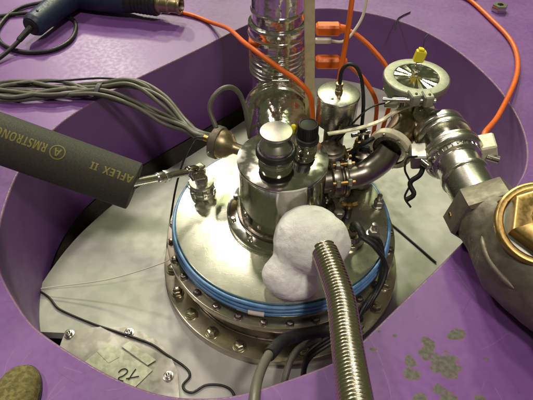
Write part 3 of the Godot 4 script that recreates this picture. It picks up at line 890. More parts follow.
func pipework() -> void:
	var T := Vector3(0.225, 0.035, -0.135)
	var t := thing("pipe_tee", "polished steel pipe tee joining the round blank and the clamped pipes", "pipe")
	part(t, "upright", lathe([Vector2(0.0285, -0.03), Vector2(0.0285, 0.06)], 48, 0), M.polished, along(T + Vector3(-0.003, 0, -0.006), Vector3.UP))
	var d := Vector3(0.13, 0.0, 0.99).normalized()
	var axis := Vector3(0.259, 0.05, -0.085)
	part(t, "run", tube(smooth_path([T + Vector3(-0.01, -0.002, -0.02), T + Vector3(0.015, 0.004, 0.012), axis + d * 0.0, axis + d * 0.02]), 0.0285, 40), M.satin)
	part(t, "run_flange", lathe([Vector2(0.0285, -0.006), Vector2(0.040, -0.004), Vector2(0.0425, -0.001), Vector2(0.0425, 0.011), Vector2(0.040, 0.014), Vector2(0.0285, 0.014)], 56, 0.001), M.satin, along(axis + d * 0.004, d))
	var e := Vector3(0.183, 0.03, -0.064)
	var ed := Vector3(0.50, 0.05, -0.80).normalized()
	part(t, "branch", tube(PackedVector3Array([e, e + ed * 0.03, T]), 0.026, 40), M.gunbrass)
	part(t, "branch_flange", lathe([Vector2(0.02, -0.010), Vector2(0.0285, -0.010), Vector2(0.0285, 0.0), Vector2(0.0, 0.0)], 56, 0.0012), M.satin, along(e, ed))
	part(t, "centring_ring", lathe([Vector2(0.0287, -0.0125), Vector2(0.037, -0.0125), Vector2(0.038, -0.008), Vector2(0.038, -0.001), Vector2(0.0287, 0.0)], 56, 0.0012), M.cream, along(e, ed))
	for i in 8:
		var a := TAU * i / 8 + 0.3
		part(t, "ring_screw", disc(0.0028, 0, 0.003, 0.0005, 14), M.satin, along(e, ed) * Transform3D(Basis(), Vector3(0.0325 * cos(a), -0.0125, 0.0325 * sin(a))) * Transform3D(Basis(Vector3.RIGHT, PI), Vector3.ZERO))
	part(t, "run_rib", lathe([Vector2(0.0285, 0.022), Vector2(0.0425, 0.022), Vector2(0.044, 0.024), Vector2(0.044, 0.031), Vector2(0.0425, 0.033), Vector2(0.0285, 0.033)], 56, 0.0008), M.satin, along(axis, d))
	# blank flange with a turned face
	var b := thing("blank_flange", "round steel blank with shiny turned centre and grey clamp ring", "flange", "", Vector3(0.222, 0.096, -0.1415))
	part(b, "lower_flange", lathe([Vector2(0.028, -0.003), Vector2(0.05, -0.002), Vector2(0.052, 0.003), Vector2(0.052, 0.006), Vector2(0.028, 0.006)], 64, 0.001), M.zinc)
	part(b, "ring", lathe([Vector2(0.0365, 0.016), Vector2(0.0365, 0.007), Vector2(0.053, 0.007), Vector2(0.0545, 0.0095), Vector2(0.0545, 0.0175), Vector2(0.0525, 0.0195), Vector2(0.0375, 0.0195), Vector2(0.0365, 0.0185), Vector2(0.0365, 0.016)], 72, 0.0006), M.zinc)
	part(b, "streak_flutes", fluted(0.0366, 0.0184, 15, 0.0011), M.polished)  # flutes added to mimic the light streaks on a turned face
	part(b, "centre_mark", disc(0.0024, 0.0165, 0.0192, 0.0004, 16), M.zinc)
	part(b, "clamp_jaw", block(Vector3(0.016, 0.020, 0.022), 0.002), M.zinc, Transform3D(Basis(Vector3.UP, 0.25), Vector3(-0.014, 0.0122, 0.052)))
	part(b, "clamp_jaw", block(Vector3(0.016, 0.020, 0.022), 0.002), M.zinc, Transform3D(Basis(Vector3.UP, 0.15), Vector3(0.007, 0.0122, 0.054)))
	part(b, "jaw_screw", disc(0.0022, 0, 0.001, 0.0002, 12), M.black, at(-0.012, 0.0224, 0.055))
	part(b, "jaw_screw", disc(0.0022, 0, 0.001, 0.0002, 12), M.black, at(0.0085, 0.0224, 0.057))
	part(b, "jaw_bolt", tube(PackedVector3Array([Vector3(-0.062, 0.008, 0.05), Vector3(0.02, 0.0105, 0.058)]), 0.0042, 14), M.satin)
	part(b, "wing_nut", block(Vector3(0.012, 0.007, 0.024), 0.002), M.polished, Transform3D(Basis(Vector3.UP, 0.5) * Basis(Vector3.RIGHT, 0.4), Vector3(-0.052, 0.016, 0.040)))
	part(b, "wing_nut", block(Vector3(0.012, 0.007, 0.024), 0.002), M.polished, Transform3D(Basis(Vector3.UP, 1.1) * Basis(Vector3.RIGHT, -0.3), Vector3(-0.049, 0.008, 0.064)))
	var yt := thing("yellow_tag", "small yellow plastic connector standing on the blank flange", "connector", "", Vector3(0.228, 0.1178, -0.172))
	part(yt, "socket", block(Vector3(0.009, 0.008, 0.008), 0.001), M.satin, at(0, 0.0041, 0.006))
	part(yt, "body", block(Vector3(0.017, 0.02, 0.011), 0.0015), M.yellow, Transform3D(Basis(Vector3.BACK, -0.18), Vector3(0.0, 0.0185, 0.004)))
	part(yt, "cap", block(Vector3(0.009, 0.004, 0.009), 0.001), M.yellow, Transform3D(Basis(Vector3.BACK, -0.18), Vector3(0.0005, 0.0305, 0.004)))
	part(yt, "wire", cord([Vector3(0.003, 0.031, 0.002), Vector3(0.006, 0.042, -0.01), Vector3(0.012, 0.045, -0.018)], 0.0008, 6), M.black)
	# clamp with two plastic jaws on the pipe towards the valve
	var c2 := axis + d * 0.066
	var cl := thing("pipe_clamp", "steel pipe clamp with pale jaw blocks between tee and brass valve", "clamp", "", c2)
	clamp_ring(cl, "ring", along(Vector3.ZERO, d), 0.0465, M.satin)
	part(cl, "jaw", block(Vector3(0.026, 0.026, 0.036), 0.0025), M.cream, Transform3D(Basis(Vector3.UP, -0.1) * Basis(Vector3.BACK, 0.35), Vector3(0.052, 0.012, -0.006)))
	part(cl, "jaw", block(Vector3(0.026, 0.026, 0.036), 0.0025), M.dull, Transform3D(Basis(Vector3.UP, -0.15) * Basis(Vector3.BACK, 0.2), Vector3(-0.052, -0.004, -0.002)))
	part(cl, "screw", tube(PackedVector3Array([Vector3(0.05, 0.006, 0.01), Vector3(0.066, 0.006, 0.018)]), 0.006, 14), M.satin)
	part(cl, "screw", tube(PackedVector3Array([Vector3(-0.05, 0.0, 0.014), Vector3(-0.042, 0.0, 0.027)]), 0.0065, 14), M.polished)
	part(cl, "nipple", lathe([Vector2(0.031, -0.055), Vector2(0.031, -0.012)], 48, 0), M.satin, along(Vector3.ZERO, d))
	part(cl, "nipple", lathe([Vector2(0.0385, 0.0112), Vector2(0.0385, 0.019), Vector2(0.033, 0.021), Vector2(0.033, 0.046), Vector2(0.0365, 0.0475), Vector2(0.0365, 0.054), Vector2(0.0335, 0.056), Vector2(0.0335, 0.115)], 48, 0.0008), M.satin, along(Vector3.ZERO, d))
	for i in 30:
		var a := TAU * i / 30
		part(cl, "knurl", block(Vector3(0.0025, 0.006, 0.002), 0.0005), M.polished, along(Vector3.ZERO, d) * Transform3D(Basis(Vector3.UP, -a), Vector3(0.0388 * cos(a), 0.0155, 0.0388 * sin(a))))
	part(cl, "latch", tube(smooth_path([Vector3(-0.046, -0.002, 0.012), Vector3(-0.052, -0.018, 0.025), Vector3(-0.066, -0.032, 0.03), Vector3(-0.06, -0.045, 0.042), Vector3(-0.07, -0.055, 0.045)]), 0.004, 10), M.black)
	# grey strap lying across the pipes
	single("grey_strap", "narrow pale grey strap bent across the pipe tee", "strap", strap([Vector3(0.073, 0.064, -0.055), Vector3(0.12, 0.062, -0.07), Vector3(0.16, 0.066, -0.085), Vector3(0.19, 0.076, -0.1), Vector3(0.225, 0.084, -0.108), Vector3(0.252, 0.076, -0.11)], 0.0075, 0.0022), M.cream)
	# elbow to the tower with clamped flange pair
	var el := thing("side_elbow", "dark steel elbow leading from the tower towards the pipe tee", "pipe")
	part(el, "tube", tube(smooth_path([Vector3(0.06, -0.012, -0.022), Vector3(0.085, -0.012, -0.028), Vector3(0.118, -0.012, -0.035), Vector3(0.145, -0.006, -0.043), Vector3(0.168, 0.012, -0.05), Vector3(0.18, 0.028, -0.058)], 0.004), 0.0205, 36), M.elbow_steel)
	var fx := along(Vector3(0.100, -0.012, -0.031), Vector3(0.98, 0, -0.2))
	part(el, "flange", lathe([Vector2(0.02, -0.02), Vector2(0.031, -0.02), Vector2(0.031, -0.006), Vector2(0.027, -0.004), Vector2(0.027, -0.001), Vector2(0.0315, 0.0), Vector2(0.0315, 0.006), Vector2(0.022, 0.009)], 48, 0.001), M.dark_steel, fx)
	for a in [0.55, 1.45, 2.5]:
		var q := Vector3(0, sin(a), cos(a))
		for s in [-1.0, 1.0]:
			part(el, "claw", block(Vector3(0.0075, 0.013, 0.011), 0.001), M.dull, Transform3D(Basis(Vector3.RIGHT, -a + PI / 2), Vector3(0.1, -0.012, -0.031) + q * 0.0335 + Vector3(0.0095 * s, 0, -0.002 * s)))
		part(el, "claw_bolt", tube(PackedVector3Array([Vector3(0.082, -0.012, -0.029) + q * 0.036, Vector3(0.118, -0.012, -0.034) + q * 0.036]), 0.003, 10), M.brass)
	var wn := thing("wing_nut", "brass wing nut on a black stud in front of the elbow", "wing nut", "", Vector3(0.112, -0.05, 0.006))
	part(wn, "stud", disc(0.0065, -0.0145, 0.008, 0.001, 18), M.black)
	part(wn, "hub", lathe([Vector2(0.006, 0.008), Vector2(0.0055, 0.016), Vector2(0, 0.016)], 20, 0.001), M.brass)
	for s in [-1.0, 1.0]:
		part(wn, "wing", block(Vector3(0.011, 0.008, 0.005), 0.002), M.brass, Transform3D(Basis(Vector3.BACK, 0.5 * s), Vector3(0.0095 * s, 0.0165, 0)))
	var av := thing("angle_valve", "dark squat angle valve behind the side elbow", "valve", "", Vector3(0.142, PLATE_Y + 0.0005, -0.078))
	part(av, "body", lathe([Vector2(0.022, 0), Vector2(0.022, 0.01), Vector2(0.017, 0.012), Vector2(0.017, 0.05), Vector2(0.021, 0.053), Vector2(0.021, 0.07), Vector2(0.012, 0.076), Vector2(0, 0.076)], 40, 0.001), M.dark_steel)
	part(av, "cap", hexa(0.0105, 0.076, 0.088, 0.001), M.black_rubber)
	part(av, "side_port", tube(PackedVector3Array([Vector3(0, 0.035, 0), Vector3(-0.045, 0.035, -0.006)]), 0.011, 24), M.dark_steel)
	single("black_cable", "black cable looping down between the canister and side elbow", "cable", cord([Vector3(0.085, 0.02, -0.088), Vector3(0.105, 0.05, -0.082), Vector3(0.128, 0.048, -0.092), Vector3(0.148, 0.02, -0.108), Vector3(0.155, -0.06, -0.115)], 0.0045, 10), M.black_rubber)
	single("black_cable", "black cable arching under the grey strap to the pipe tee", "cable", cord([Vector3(0.11, -0.06, -0.06), Vector3(0.118, 0.005, -0.072), Vector3(0.14, 0.04, -0.064), Vector3(0.163, 0.035, -0.082), Vector3(0.172, -0.02, -0.105), Vector3(0.165, -0.06, -0.11)], 0.004, 10), M.black_rubber)
	for q in [[Vector3(0.168, PLATE_Y + 0.0005, -0.02), "steel stud with hex nut on the cover plate under the side elbow"], [Vector3(0.06, PLATE_Y + 0.0005, -0.115), "steel stud with hex nut on the cover plate beside the batten"], [Vector3(0.15, PLATE_Y + 0.0005, 0.045), "steel stud with hex nut on the plate by the black cables"]]:
		var sd := thing("hex_stud", q[1], "stud", "studs on the cover plate", q[0])
		part(sd, "washer", disc(0.011, 0, 0.002, 0.0004, 24), M.satin)
		part(sd, "nut", hexa(0.0088, 0.002, 0.011, 0.001), M.dull)
		part(sd, "thread", disc(0.0045, 0.011, 0.024, 0.0008, 18), M.satin)
	var sf := thing("small_flange", "small polished clamped flange standing between canister and tower", "flange", "", Vector3(0.083, PLATE_Y + 0.0005, -0.065))
	part(sf, "tube", lathe([Vector2(0.012, 0), Vector2(0.012, 0.085)], 32, 0), M.satin)
	part(sf, "lower_rim", lathe([Vector2(0.012, 0.07), Vector2(0.02, 0.075), Vector2(0.02, 0.079), Vector2(0.012, 0.079)], 40, 0.0006), M.polished)
	part(sf, "clamp_band", lathe([Vector2(0.02, 0.079), Vector2(0.0235, 0.0795), Vector2(0.0235, 0.0875), Vector2(0.02, 0.088)], 40, 0.0006), M.dull)
	part(sf, "upper_rim", lathe([Vector2(0.012, 0.088), Vector2(0.02, 0.088), Vector2(0.02, 0.092), Vector2(0.012, 0.096), Vector2(0.0, 0.096)], 40, 0.0006), M.dark_steel)
	part(sf, "clamp_bolt", tube(PackedVector3Array([Vector3(0.022, 0.083, -0.012), Vector3(0.026, 0.083, 0.016)]), 0.003, 12), M.brass)
	single("thin_wire", "thin black wire trailing from the canister over to the pipe tee", "wire", cord([Vector3(0.10, 0.02, -0.094), Vector3(0.125, 0.058, -0.1), Vector3(0.15, 0.075, -0.112), Vector3(0.185, 0.074, -0.125), Vector3(0.2, 0.05, -0.15)], 0.0016, 8), M.black_rubber)
	single("thin_wire", "thin black wire hooked round the clamp jaw and hanging down", "wire", cord([Vector3(0.205, 0.064, 0.0), Vector3(0.196, 0.05, -0.012), Vector3(0.198, 0.02, -0.018), Vector3(0.21, -0.005, -0.012), Vector3(0.205, -0.03, -0.005), Vector3(0.216, -0.045, 0.004)], 0.0018, 8), M.black_rubber)
	# plate screws and a feedthrough near the frost
	var ft := thing("feedthrough", "dark electrical feedthrough on the cover plate beside the frost lump", "connector", "", Vector3(0.112, PLATE_Y + 0.0004, 0.06))
	part(ft, "foot", lathe([Vector2(0.021, 0), Vector2(0.021, 0.007), Vector2(0.015, 0.008), Vector2(0.013, 0.018), Vector2(0.0, 0.018)], 36, 0.001), M.stain_and_reflection)
	part(ft, "gland", hexa(0.0085, 0.018, 0.03, 0.001), M.gunbrass)
	part(ft, "plug", tube(smooth_path([Vector3(0, 0.03, 0), Vector3(0.001, 0.044, 0.004), Vector3(0.006, 0.048, 0.018), Vector3(0.012, 0.04, 0.03)]), 0.0065, 14), M.black_rubber)
	var ft2 := thing("vent_screw", "short steel vent screw on the cover plate behind the frost lump", "screw", "", Vector3(0.094, PLATE_Y + 0.0004, 0.022))
	part(ft2, "foot", lathe([Vector2(0.012, 0), Vector2(0.012, 0.006), Vector2(0.006, 0.007), Vector2(0.006, 0.02), Vector2(0, 0.02)], 24, 0.001), M.dark_steel)
	part(ft2, "head", hexa(0.009, 0.02, 0.03, 0.001), M.dull)

# a disc with shallow radial flutes that deepen outwards
func fluted(r: float, y: float, count: int, depth: float) -> ArrayMesh:
	var st := SurfaceTool.new()
	st.begin(Mesh.PRIMITIVE_TRIANGLES)
	for i in count * 2:
		var t0 := TAU * i / (count * 2)
		var t1 := TAU * (i + 1) / (count * 2)
		var a := Vector3(0, y - depth * 0.5, 0)
		var b := Vector3(r * cos(t0), y - (depth if i % 2 == 0 else 0.0), r * sin(t0))
		var c := Vector3(r * cos(t1), y - (depth if i % 2 == 1 else 0.0), r * sin(t1))
		var nn := (c - a).cross(b - a).normalized()
		if nn.y < 0:
			nn = -nn
		var turn := (b - a).cross(c - a).dot(nn) > 0
		for v in ([a, c, b] if turn else [a, b, c]):
			st.set_normal(nn)
			st.set_uv(Vector2(v.x, v.z))
			st.add_vertex(v)
	return st.commit()

func strap(pts: Array, w: float, th: float) -> ArrayMesh:
	var p := smooth_path(pts, 0.004)
	var st := SurfaceTool.new()
	st.begin(Mesh.PRIMITIVE_TRIANGLES)
	var rows := []
	for i in p.size():
		var tg := (p[mini(i + 1, p.size() - 1)] - p[maxi(i - 1, 0)]).normalized()
		var side := tg.cross(Vector3.UP).normalized() * w / 2
		var up := side.cross(tg).normalized() * th / 2
		if up.y < 0:
			up = -up
		rows.append([p[i] - side - up, p[i] - side * 0.8 + up, p[i] + side * 0.8 + up, p[i] + side - up])
	for i in p.size() - 1:
		for k in 4:
			var a: Vector3 = rows[i][k]
			var b: Vector3 = rows[i][(k + 1) % 4]
			var c: Vector3 = rows[i + 1][(k + 1) % 4]
			var d: Vector3 = rows[i + 1][k]
			var nn := (b - a).cross(d - a).normalized()
			var mid: Vector3 = (rows[i][0] + rows[i][2]) / 2
			if nn.dot((a + b) / 2 - mid) < 0:
				nn = -nn
			var turn := (b - a).cross(c - a).dot(nn) > 0
			for v in ([a, c, b, a, d, c] if turn else [a, b, c, a, c, d]):
				st.set_normal(nn)
				st.set_uv(Vector2(v.x, v.z))
				st.add_vertex(v)
	return st.commit()

func valve() -> void:
	var d := Vector3(0.13, 0.0, 0.99).normalized()
	var axis := Vector3(0.259, 0.05, -0.085)
	var h := axis + d * 0.190
	var t := thing("brass_valve", "heavy cast bronze valve with brass bonnet standing over the platform edge", "valve")
	part(t, "inlet_hex", lathe([Vector2(0.03, -0.018), Vector2(0.052, -0.018), Vector2(0.055, -0.015), Vector2(0.055, 0.016), Vector2(0.05, 0.02)], 6, 0.0, true), M.cast, along(h, d, 0.85))
	part(t, "inlet_plug", disc(0.005, 0, 0.008, 0.001, 18), M.brass, along(h + Vector3(-0.0425, -0.006, 0.0), Vector3(-1, 0.1, 0.13)))
	# one casting: inlet neck, round chamber, bonnet neck and outlet
	var nb := Vector3(-0.16, 0.90, 0.40).normalized()
	var B := Vector3(0.300, 0.132, 0.196)
	var out := Vector3(0.50, -0.04, 0.86).normalized()
	var C := Vector3(0.306, 0.061, 0.200)
	var rough := FastNoiseLite.new()
	rough.seed = 31
	rough.frequency = 28.0
	rough.fractal_octaves = 3
	var cap := func(p: Vector3, a: Vector3, b: Vector3, r0: float, r1: float) -> float:
		var k := clampf((p - a).dot(b - a) / (b - a).length_squared(), 0, 1)
		return p.distance_to(a.lerp(b, k)) - lerpf(r0, r1, k)
	var sm := func(a: float, b: float, k: float) -> float:
		var q := clampf(0.5 + 0.5 * (b - a) / k, 0, 1)
		return lerpf(b, a, q) - k * q * (1 - q)
	var f := func(p: Vector3) -> float:
		var v: float = cap.call(p, h + d * 0.010, C, 0.047, 0.055)
		v = sm.call(v, cap.call(p, C, C + Vector3(0.02, -0.002, 0.035), 0.058, 0.056), 0.02)
		v = sm.call(v, cap.call(p, C, B - nb * 0.03, 0.045, 0.043), 0.018)
		v = sm.call(v, cap.call(p, C + Vector3(0.02, -0.002, 0.035), C + out * 0.19, 0.052, 0.05), 0.018)
		return v + rough.get_noise_3dv(p) * 0.0016
	part(t, "body", blob(Vector3(0.21, -0.005, 0.05), Vector3(0.48, 0.19, 0.44), 0.0045, f), M.cast)
	part(t, "outlet_collar", lathe([Vector2(0.045, 0), Vector2(0.056, 0.002), Vector2(0.056, 0.03), Vector2(0.045, 0.032)], 8, 0.0, true), M.cast, along(C + out * 0.10, out))
	part(t, "outlet_pipe", lathe([Vector2(0.04, 0.032), Vector2(0.04, 0.3)], 40, 0), M.dull, along(C + out * 0.10, out))
	var hug := func(q: Vector3) -> Array:
		var gr := Vector3.UP
		for it in 12:
			var e := 0.002
			gr = Vector3(f.call(q + Vector3(e, 0, 0)) - f.call(q - Vector3(e, 0, 0)), f.call(q + Vector3(0, e, 0)) - f.call(q - Vector3(0, e, 0)), f.call(q + Vector3(0, 0, e)) - f.call(q - Vector3(0, 0, e))).normalized()
			q -= gr * f.call(q)
		return [q, gr]
	var bs: Array = hug.call(Vector3(0.262, 0.125, 0.140))
	var sb := part(t, "side_boss", disc(0.0085, -0.004, 0.007, 0.002, 24), M.cast, along(bs[0], bs[1]))
	part(sb, "plug", disc(0.0055, 0.007, 0.011, 0.001, 20), M.brass)
	var arc := []
	for i in 25:
		var a := lerpf(-0.85, 0.75, i / 24.0)
		var q := C + Vector3(-0.075 * cos(a), 0.01 + 0.012 * cos(a), 0.06 * sin(a) + 0.02)
		q = hug.call(q)[0]
		arc.append(q)
	for it in 30:
		for i in range(1, arc.size() - 1):
			arc[i] = (arc[i - 1] + arc[i] * 2 + arc[i + 1]) / 4
	part(t, "cast_rib", tube(PackedVector3Array(arc), func(q: float, l: float): return 0.0042 * sqrt(clampf(minf(q, l - q) / 0.012, 0.05, 1)), 12), M.cast)
	var bx := along(B, nb, 0.2)
	var bf := part(t, "bonnet_flange", lathe([Vector2(0.03, -0.03), Vector2(0.046, -0.03), Vector2(0.046, -0.012), Vector2(0.051, -0.011), Vector2(0.053, -0.008), Vector2(0.053, -0.001), Vector2(0.05, 0.001), Vector2(0.044, 0.001), Vector2(0.043, -0.001), Vector2(0.03, -0.001)], 72, 0.0008), M.brass, bx)
	part(bf, "gasket_face", disc(0.043, -0.004, -0.0008, 0.0003, 56), M.dull)
	var bh := part(t, "bonnet_hex", lathe([Vector2(0.0, -0.0005), Vector2(0.0415, -0.0005), Vector2(0.0415, 0.018), Vector2(0.0385, 0.0205), Vector2(0.017, 0.0205), Vector2(0.0165, 0.019), Vector2(0.0, 0.019)], 6, 0.0, true), M.brass, bx)
	part(bh, "stem_cap", lathe([Vector2(0.0165, 0.019), Vector2(0.0165, 0.023), Vector2(0.0155, 0.024), Vector2(0.0, 0.024)], 40, 0.0), M.satin)

# ---------------------------------------------------------------- frost and hose
func hose() -> void:
	var pts := [Vector3(0.042, 0.02, 0.09), Vector3(0.0505, 0.0295, 0.141), Vector3(0.0602, 0.0345, 0.1883), Vector3(0.0671, 0.043, 0.2439), Vector3(0.0655, 0.0605, 0.3203), Vector3(0.0632, 0.0847, 0.3878), Vector3(0.061, 0.11, 0.45), Vector3(0.064, 0.17, 0.56), Vector3(0.06, 0.26, 0.68)]
	var p := smooth_path(pts, 0.00075)
	var pitch := 0.0054
	var r := func(s: float, _t: float) -> float:
		var q := fposmod(s, pitch) / pitch
		return 0.0158 + 0.0025 * (0.5 - 0.5 * cos(TAU * q)) ** 0.6
	var h := thing("corrugated_hose", "corrugated steel hose rising out of the white frost lump", "hose")
	part(h, "bellows", tube(p, r, 36), M.hose_steel)
	var nz := FastNoiseLite.new()
	nz.seed = 12
	nz.frequency = 22.0
	nz.fractal_octaves = 4
	var c := Vector3(0.0365, 0.002, 0.114)
	var hd := Vector3(0.16, 0.55, 0.8).normalized()
	var join := func(x: float, y: float, k: float) -> float:
		var t := clampf(0.5 + 0.5 * (y - x) / k, 0, 1)
		return lerpf(y, x, t) - k * t * (1 - t)
	var f := func(q: Vector3) -> float:
		# a round ball, a collar round the hose end and lower lumps resting on the plate
		var v := q.distance_to(c) - 0.0515
		var k := q - (c + hd * 0.024 + Vector3(0.0085, 0.003, 0))
		var ax := k.dot(hd)
		var rad := (k - hd * ax).length()
		v = join.call(v, Vector2(rad / 0.0455, ax / 0.034).length() * 0.04 - 0.04, 0.005)
		for s in [[Vector3(0.004, -0.034, 0.144), 0.031], [Vector3(-0.007, -0.042, 0.148), 0.023], [Vector3(0.011, -0.046, 0.161), 0.0225], [Vector3(0.03, -0.044, 0.158), 0.022]]:
			v = join.call(v, q.distance_to(s[0]) - s[1], 0.012)
		v += nz.get_noise_3dv(q) * 0.0026 + nz.get_noise_3dv(q * 3.1) * 0.0005
		return maxf(v, PLATE_Y + 0.0006 - q.y)
	single("frost_lump", "white frost lump grown round the end of the corrugated hose", "frost", blob(Vector3(-0.05, -0.075, 0.06), Vector3(0.115, 0.095, 0.215), 0.0026, f), M.frost)

# ---------------------------------------------------------------- cables and small things
func cables() -> void:
	var g := RandomNumberGenerator.new()
	g.seed = 5
	var end := Vector3(-0.142, 0.006, -0.126)
	var along_bundle := [Vector3(-0.76, 0.008, -0.262), Vector3(-0.62, 0.008, -0.256), Vector3(-0.52, 0.009, -0.254), Vector3(-0.43, 0.012, -0.252), Vector3(-0.345, 0.016, -0.248), Vector3(-0.28, 0.014, -0.238), Vector3(-0.22, 0.0, -0.208), Vector3(-0.175, -0.006, -0.165), Vector3(-0.142, 0.0, -0.13), Vector3(-0.09, -0.02, -0.15)]
	var width := [0.034, 0.031, 0.027, 0.023, 0.019, 0.022, 0.019, 0.009, 0.005, 0.004]
	for i in 8:
		var o := (i - 3.5) / 3.5
		var pts := []
		for k in along_bundle.size():
			var mix := o if k < 2 or k > 3 else clampf(sin(i * 2.4 + k * 0.9), -1, 1)
			var lift := 0.0036 * (1 if (i + k / 3) % 2 == 0 else -1) if k > 3 else (0.0042 if i % 2 == 0 else -0.0035)
			if k == 5 or k == 6:
				lift -= signf(o) * 0.010 + o * 0.006
			pts.append(along_bundle[k] + Vector3(0, lift + g.randf_range(0, 0.0015), width[k] * mix + g.randf_range(-0.003, 0.003)))
		single("grey_cable", "thin grey cable of the bundle drooping over the hole's edge", "cable", cord(pts, 0.0041, 10), M.grey_cable, "grey cables in the bundle")
	var tie := thing("bundle_tie", "dark tape band holding the grey cable bundle together", "tape")
	part(tie, "band", lathe([Vector2(0.0165, -0.005), Vector2(0.0178, -0.004), Vector2(0.0178, 0.004), Vector2(0.0165, 0.005)], 28, 0), M.black_rubber, Transform3D(Basis(), Vector3(-0.345, 0.016, -0.248)) * Transform3D(along(Vector3.ZERO, Vector3(1, 0.0, 0.12)).basis, Vector3.ZERO) * Transform3D(Basis.from_scale(Vector3(0.62, 1, 1.25)), Vector3.ZERO))
	single("black_wire", "single thin black wire arching over the grey cable bundle", "wire", cord([Vector3(-0.74, 0.012, -0.30), Vector3(-0.56, 0.014, -0.27), Vector3(-0.43, 0.02, -0.272), Vector3(-0.34, 0.026, -0.272), Vector3(-0.28, 0.02, -0.262), Vector3(-0.2, 0.0, -0.21), Vector3(-0.14, -0.02, -0.15)], 0.0022, 8), M.black_rubber)
	# sheathed lines leaving the plate towards the camera
	single("sheathed_hose", "black sheathed hose bending over the front rim beside corrugated hose", "hose", cord([Vector3(0.118, -0.112, 0.172), Vector3(0.08, -0.105, 0.196), Vector3(0.03, -0.09, 0.215), Vector3(-0.002, -0.065, 0.24), Vector3(-0.022, -0.038, 0.275)], 0.0090, 16), M.black_rubber)
	single("grey_hose", "smooth grey hose emerging from the black sheath onto the platform", "hose", cord([Vector3(-0.016, -0.045, 0.264), Vector3(-0.024, -0.034, 0.28), Vector3(-0.034, -0.012, 0.315), Vector3(-0.039, 0.005, 0.352), Vector3(-0.041, 0.007, 0.40), Vector3(-0.043, 0.009, 0.55)], 0.0064, 16), M.grey_cable)
	single("grey_hose", "second grey hose hanging inside the front rim below the black sheath", "hose", cord([Vector3(0.055, -0.115, 0.205), Vector3(0.02, -0.12, 0.225), Vector3(0.004, -0.13, 0.255), Vector3(-0.002, -0.15, 0.285), Vector3(-0.004, -0.188, 0.31)], 0.0052, 14), M.grey_cable)
	for i in 3:
		single("black_cable", ["black cable hugging the right rim of the cover plate", "second black cable hugging the rim of the cover plate", "third black cable hugging the rim of the cover plate"][i], "cable", cord([Vector3(0.118, -0.018, 0.09), Vector3(0.14 + i * 0.006, -0.03 - i * 0.004, 0.102 - i * 0.008), Vector3(0.16 - i * 0.004, -0.066 - i * 0.008, 0.118 + i * 0.004), Vector3(0.135 - i * 0.006, -0.095, 0.158 + i * 0.004), Vector3(0.1, -0.110 - i * 0.004, 0.184 + i * 0.005), Vector3(0.04, -0.145 + i * 0.003, 0.215 + i * 0.006), Vector3(0.03, -0.18, 0.24 + i * 0.004)], 0.0037, 10), M.black_rubber, "black cables at the cover plate's rim")
	# floor
	var fy := FLOOR_Y + 0.0022
	single("black_wire", "black wire wandering over the pit floor past the bolted cover", "wire", cord([Vector3(-0.436, fy, 0.066), Vector3(-0.41, fy, 0.083), Vector3(-0.385, fy, 0.107), Vector3(-0.325, fy, 0.134), Vector3(-0.27, fy + 0.006, 0.156), Vector3(-0.216, fy + 0.006, 0.176), Vector3(-0.185, fy + 0.004, 0.196), Vector3(-0.158, fy, 0.212), Vector3(-0.146, fy, 0.228), Vector3(-0.155, fy, 0.246), Vector3(-0.14, fy, 0.256), Vector3(-0.118, fy, 0.244), Vector3(-0.09, fy, 0.246), Vector3(-0.075, fy, 0.26), Vector3(-0.07, fy, 0.30)], 0.0021, 8), M.black_rubber)
	single("black_wire", "short loose black wire branching near the bolted cover corner", "wire", cord([Vector3(-0.19, fy, 0.2), Vector3(-0.178, fy, 0.225), Vector3(-0.172, fy, 0.26), Vector3(-0.168, fy, 0.30)], 0.0017, 8), M.black_rubber)
	single("white_string", "taut thin white string from the cryostat to the hole wall", "string", cord([Vector3(-0.168, -0.092, 0.062), Vector3(-0.2, -0.118, 0.064), Vector3(-0.30, -0.16, 0.068), Vector3(-0.425, -0.185, 0.07)], 0.0011, 6), M.white_plastic)
	single("floor_wire", "straight dark wire on the pit floor right of the cryostat", "wire", cord([Vector3(0.2, fy, -0.11), Vector3(0.225, fy, -0.088), Vector3(0.26, fy, -0.04), Vector3(0.292, fy, 0.006)], 0.0019, 8), M.black_rubber)

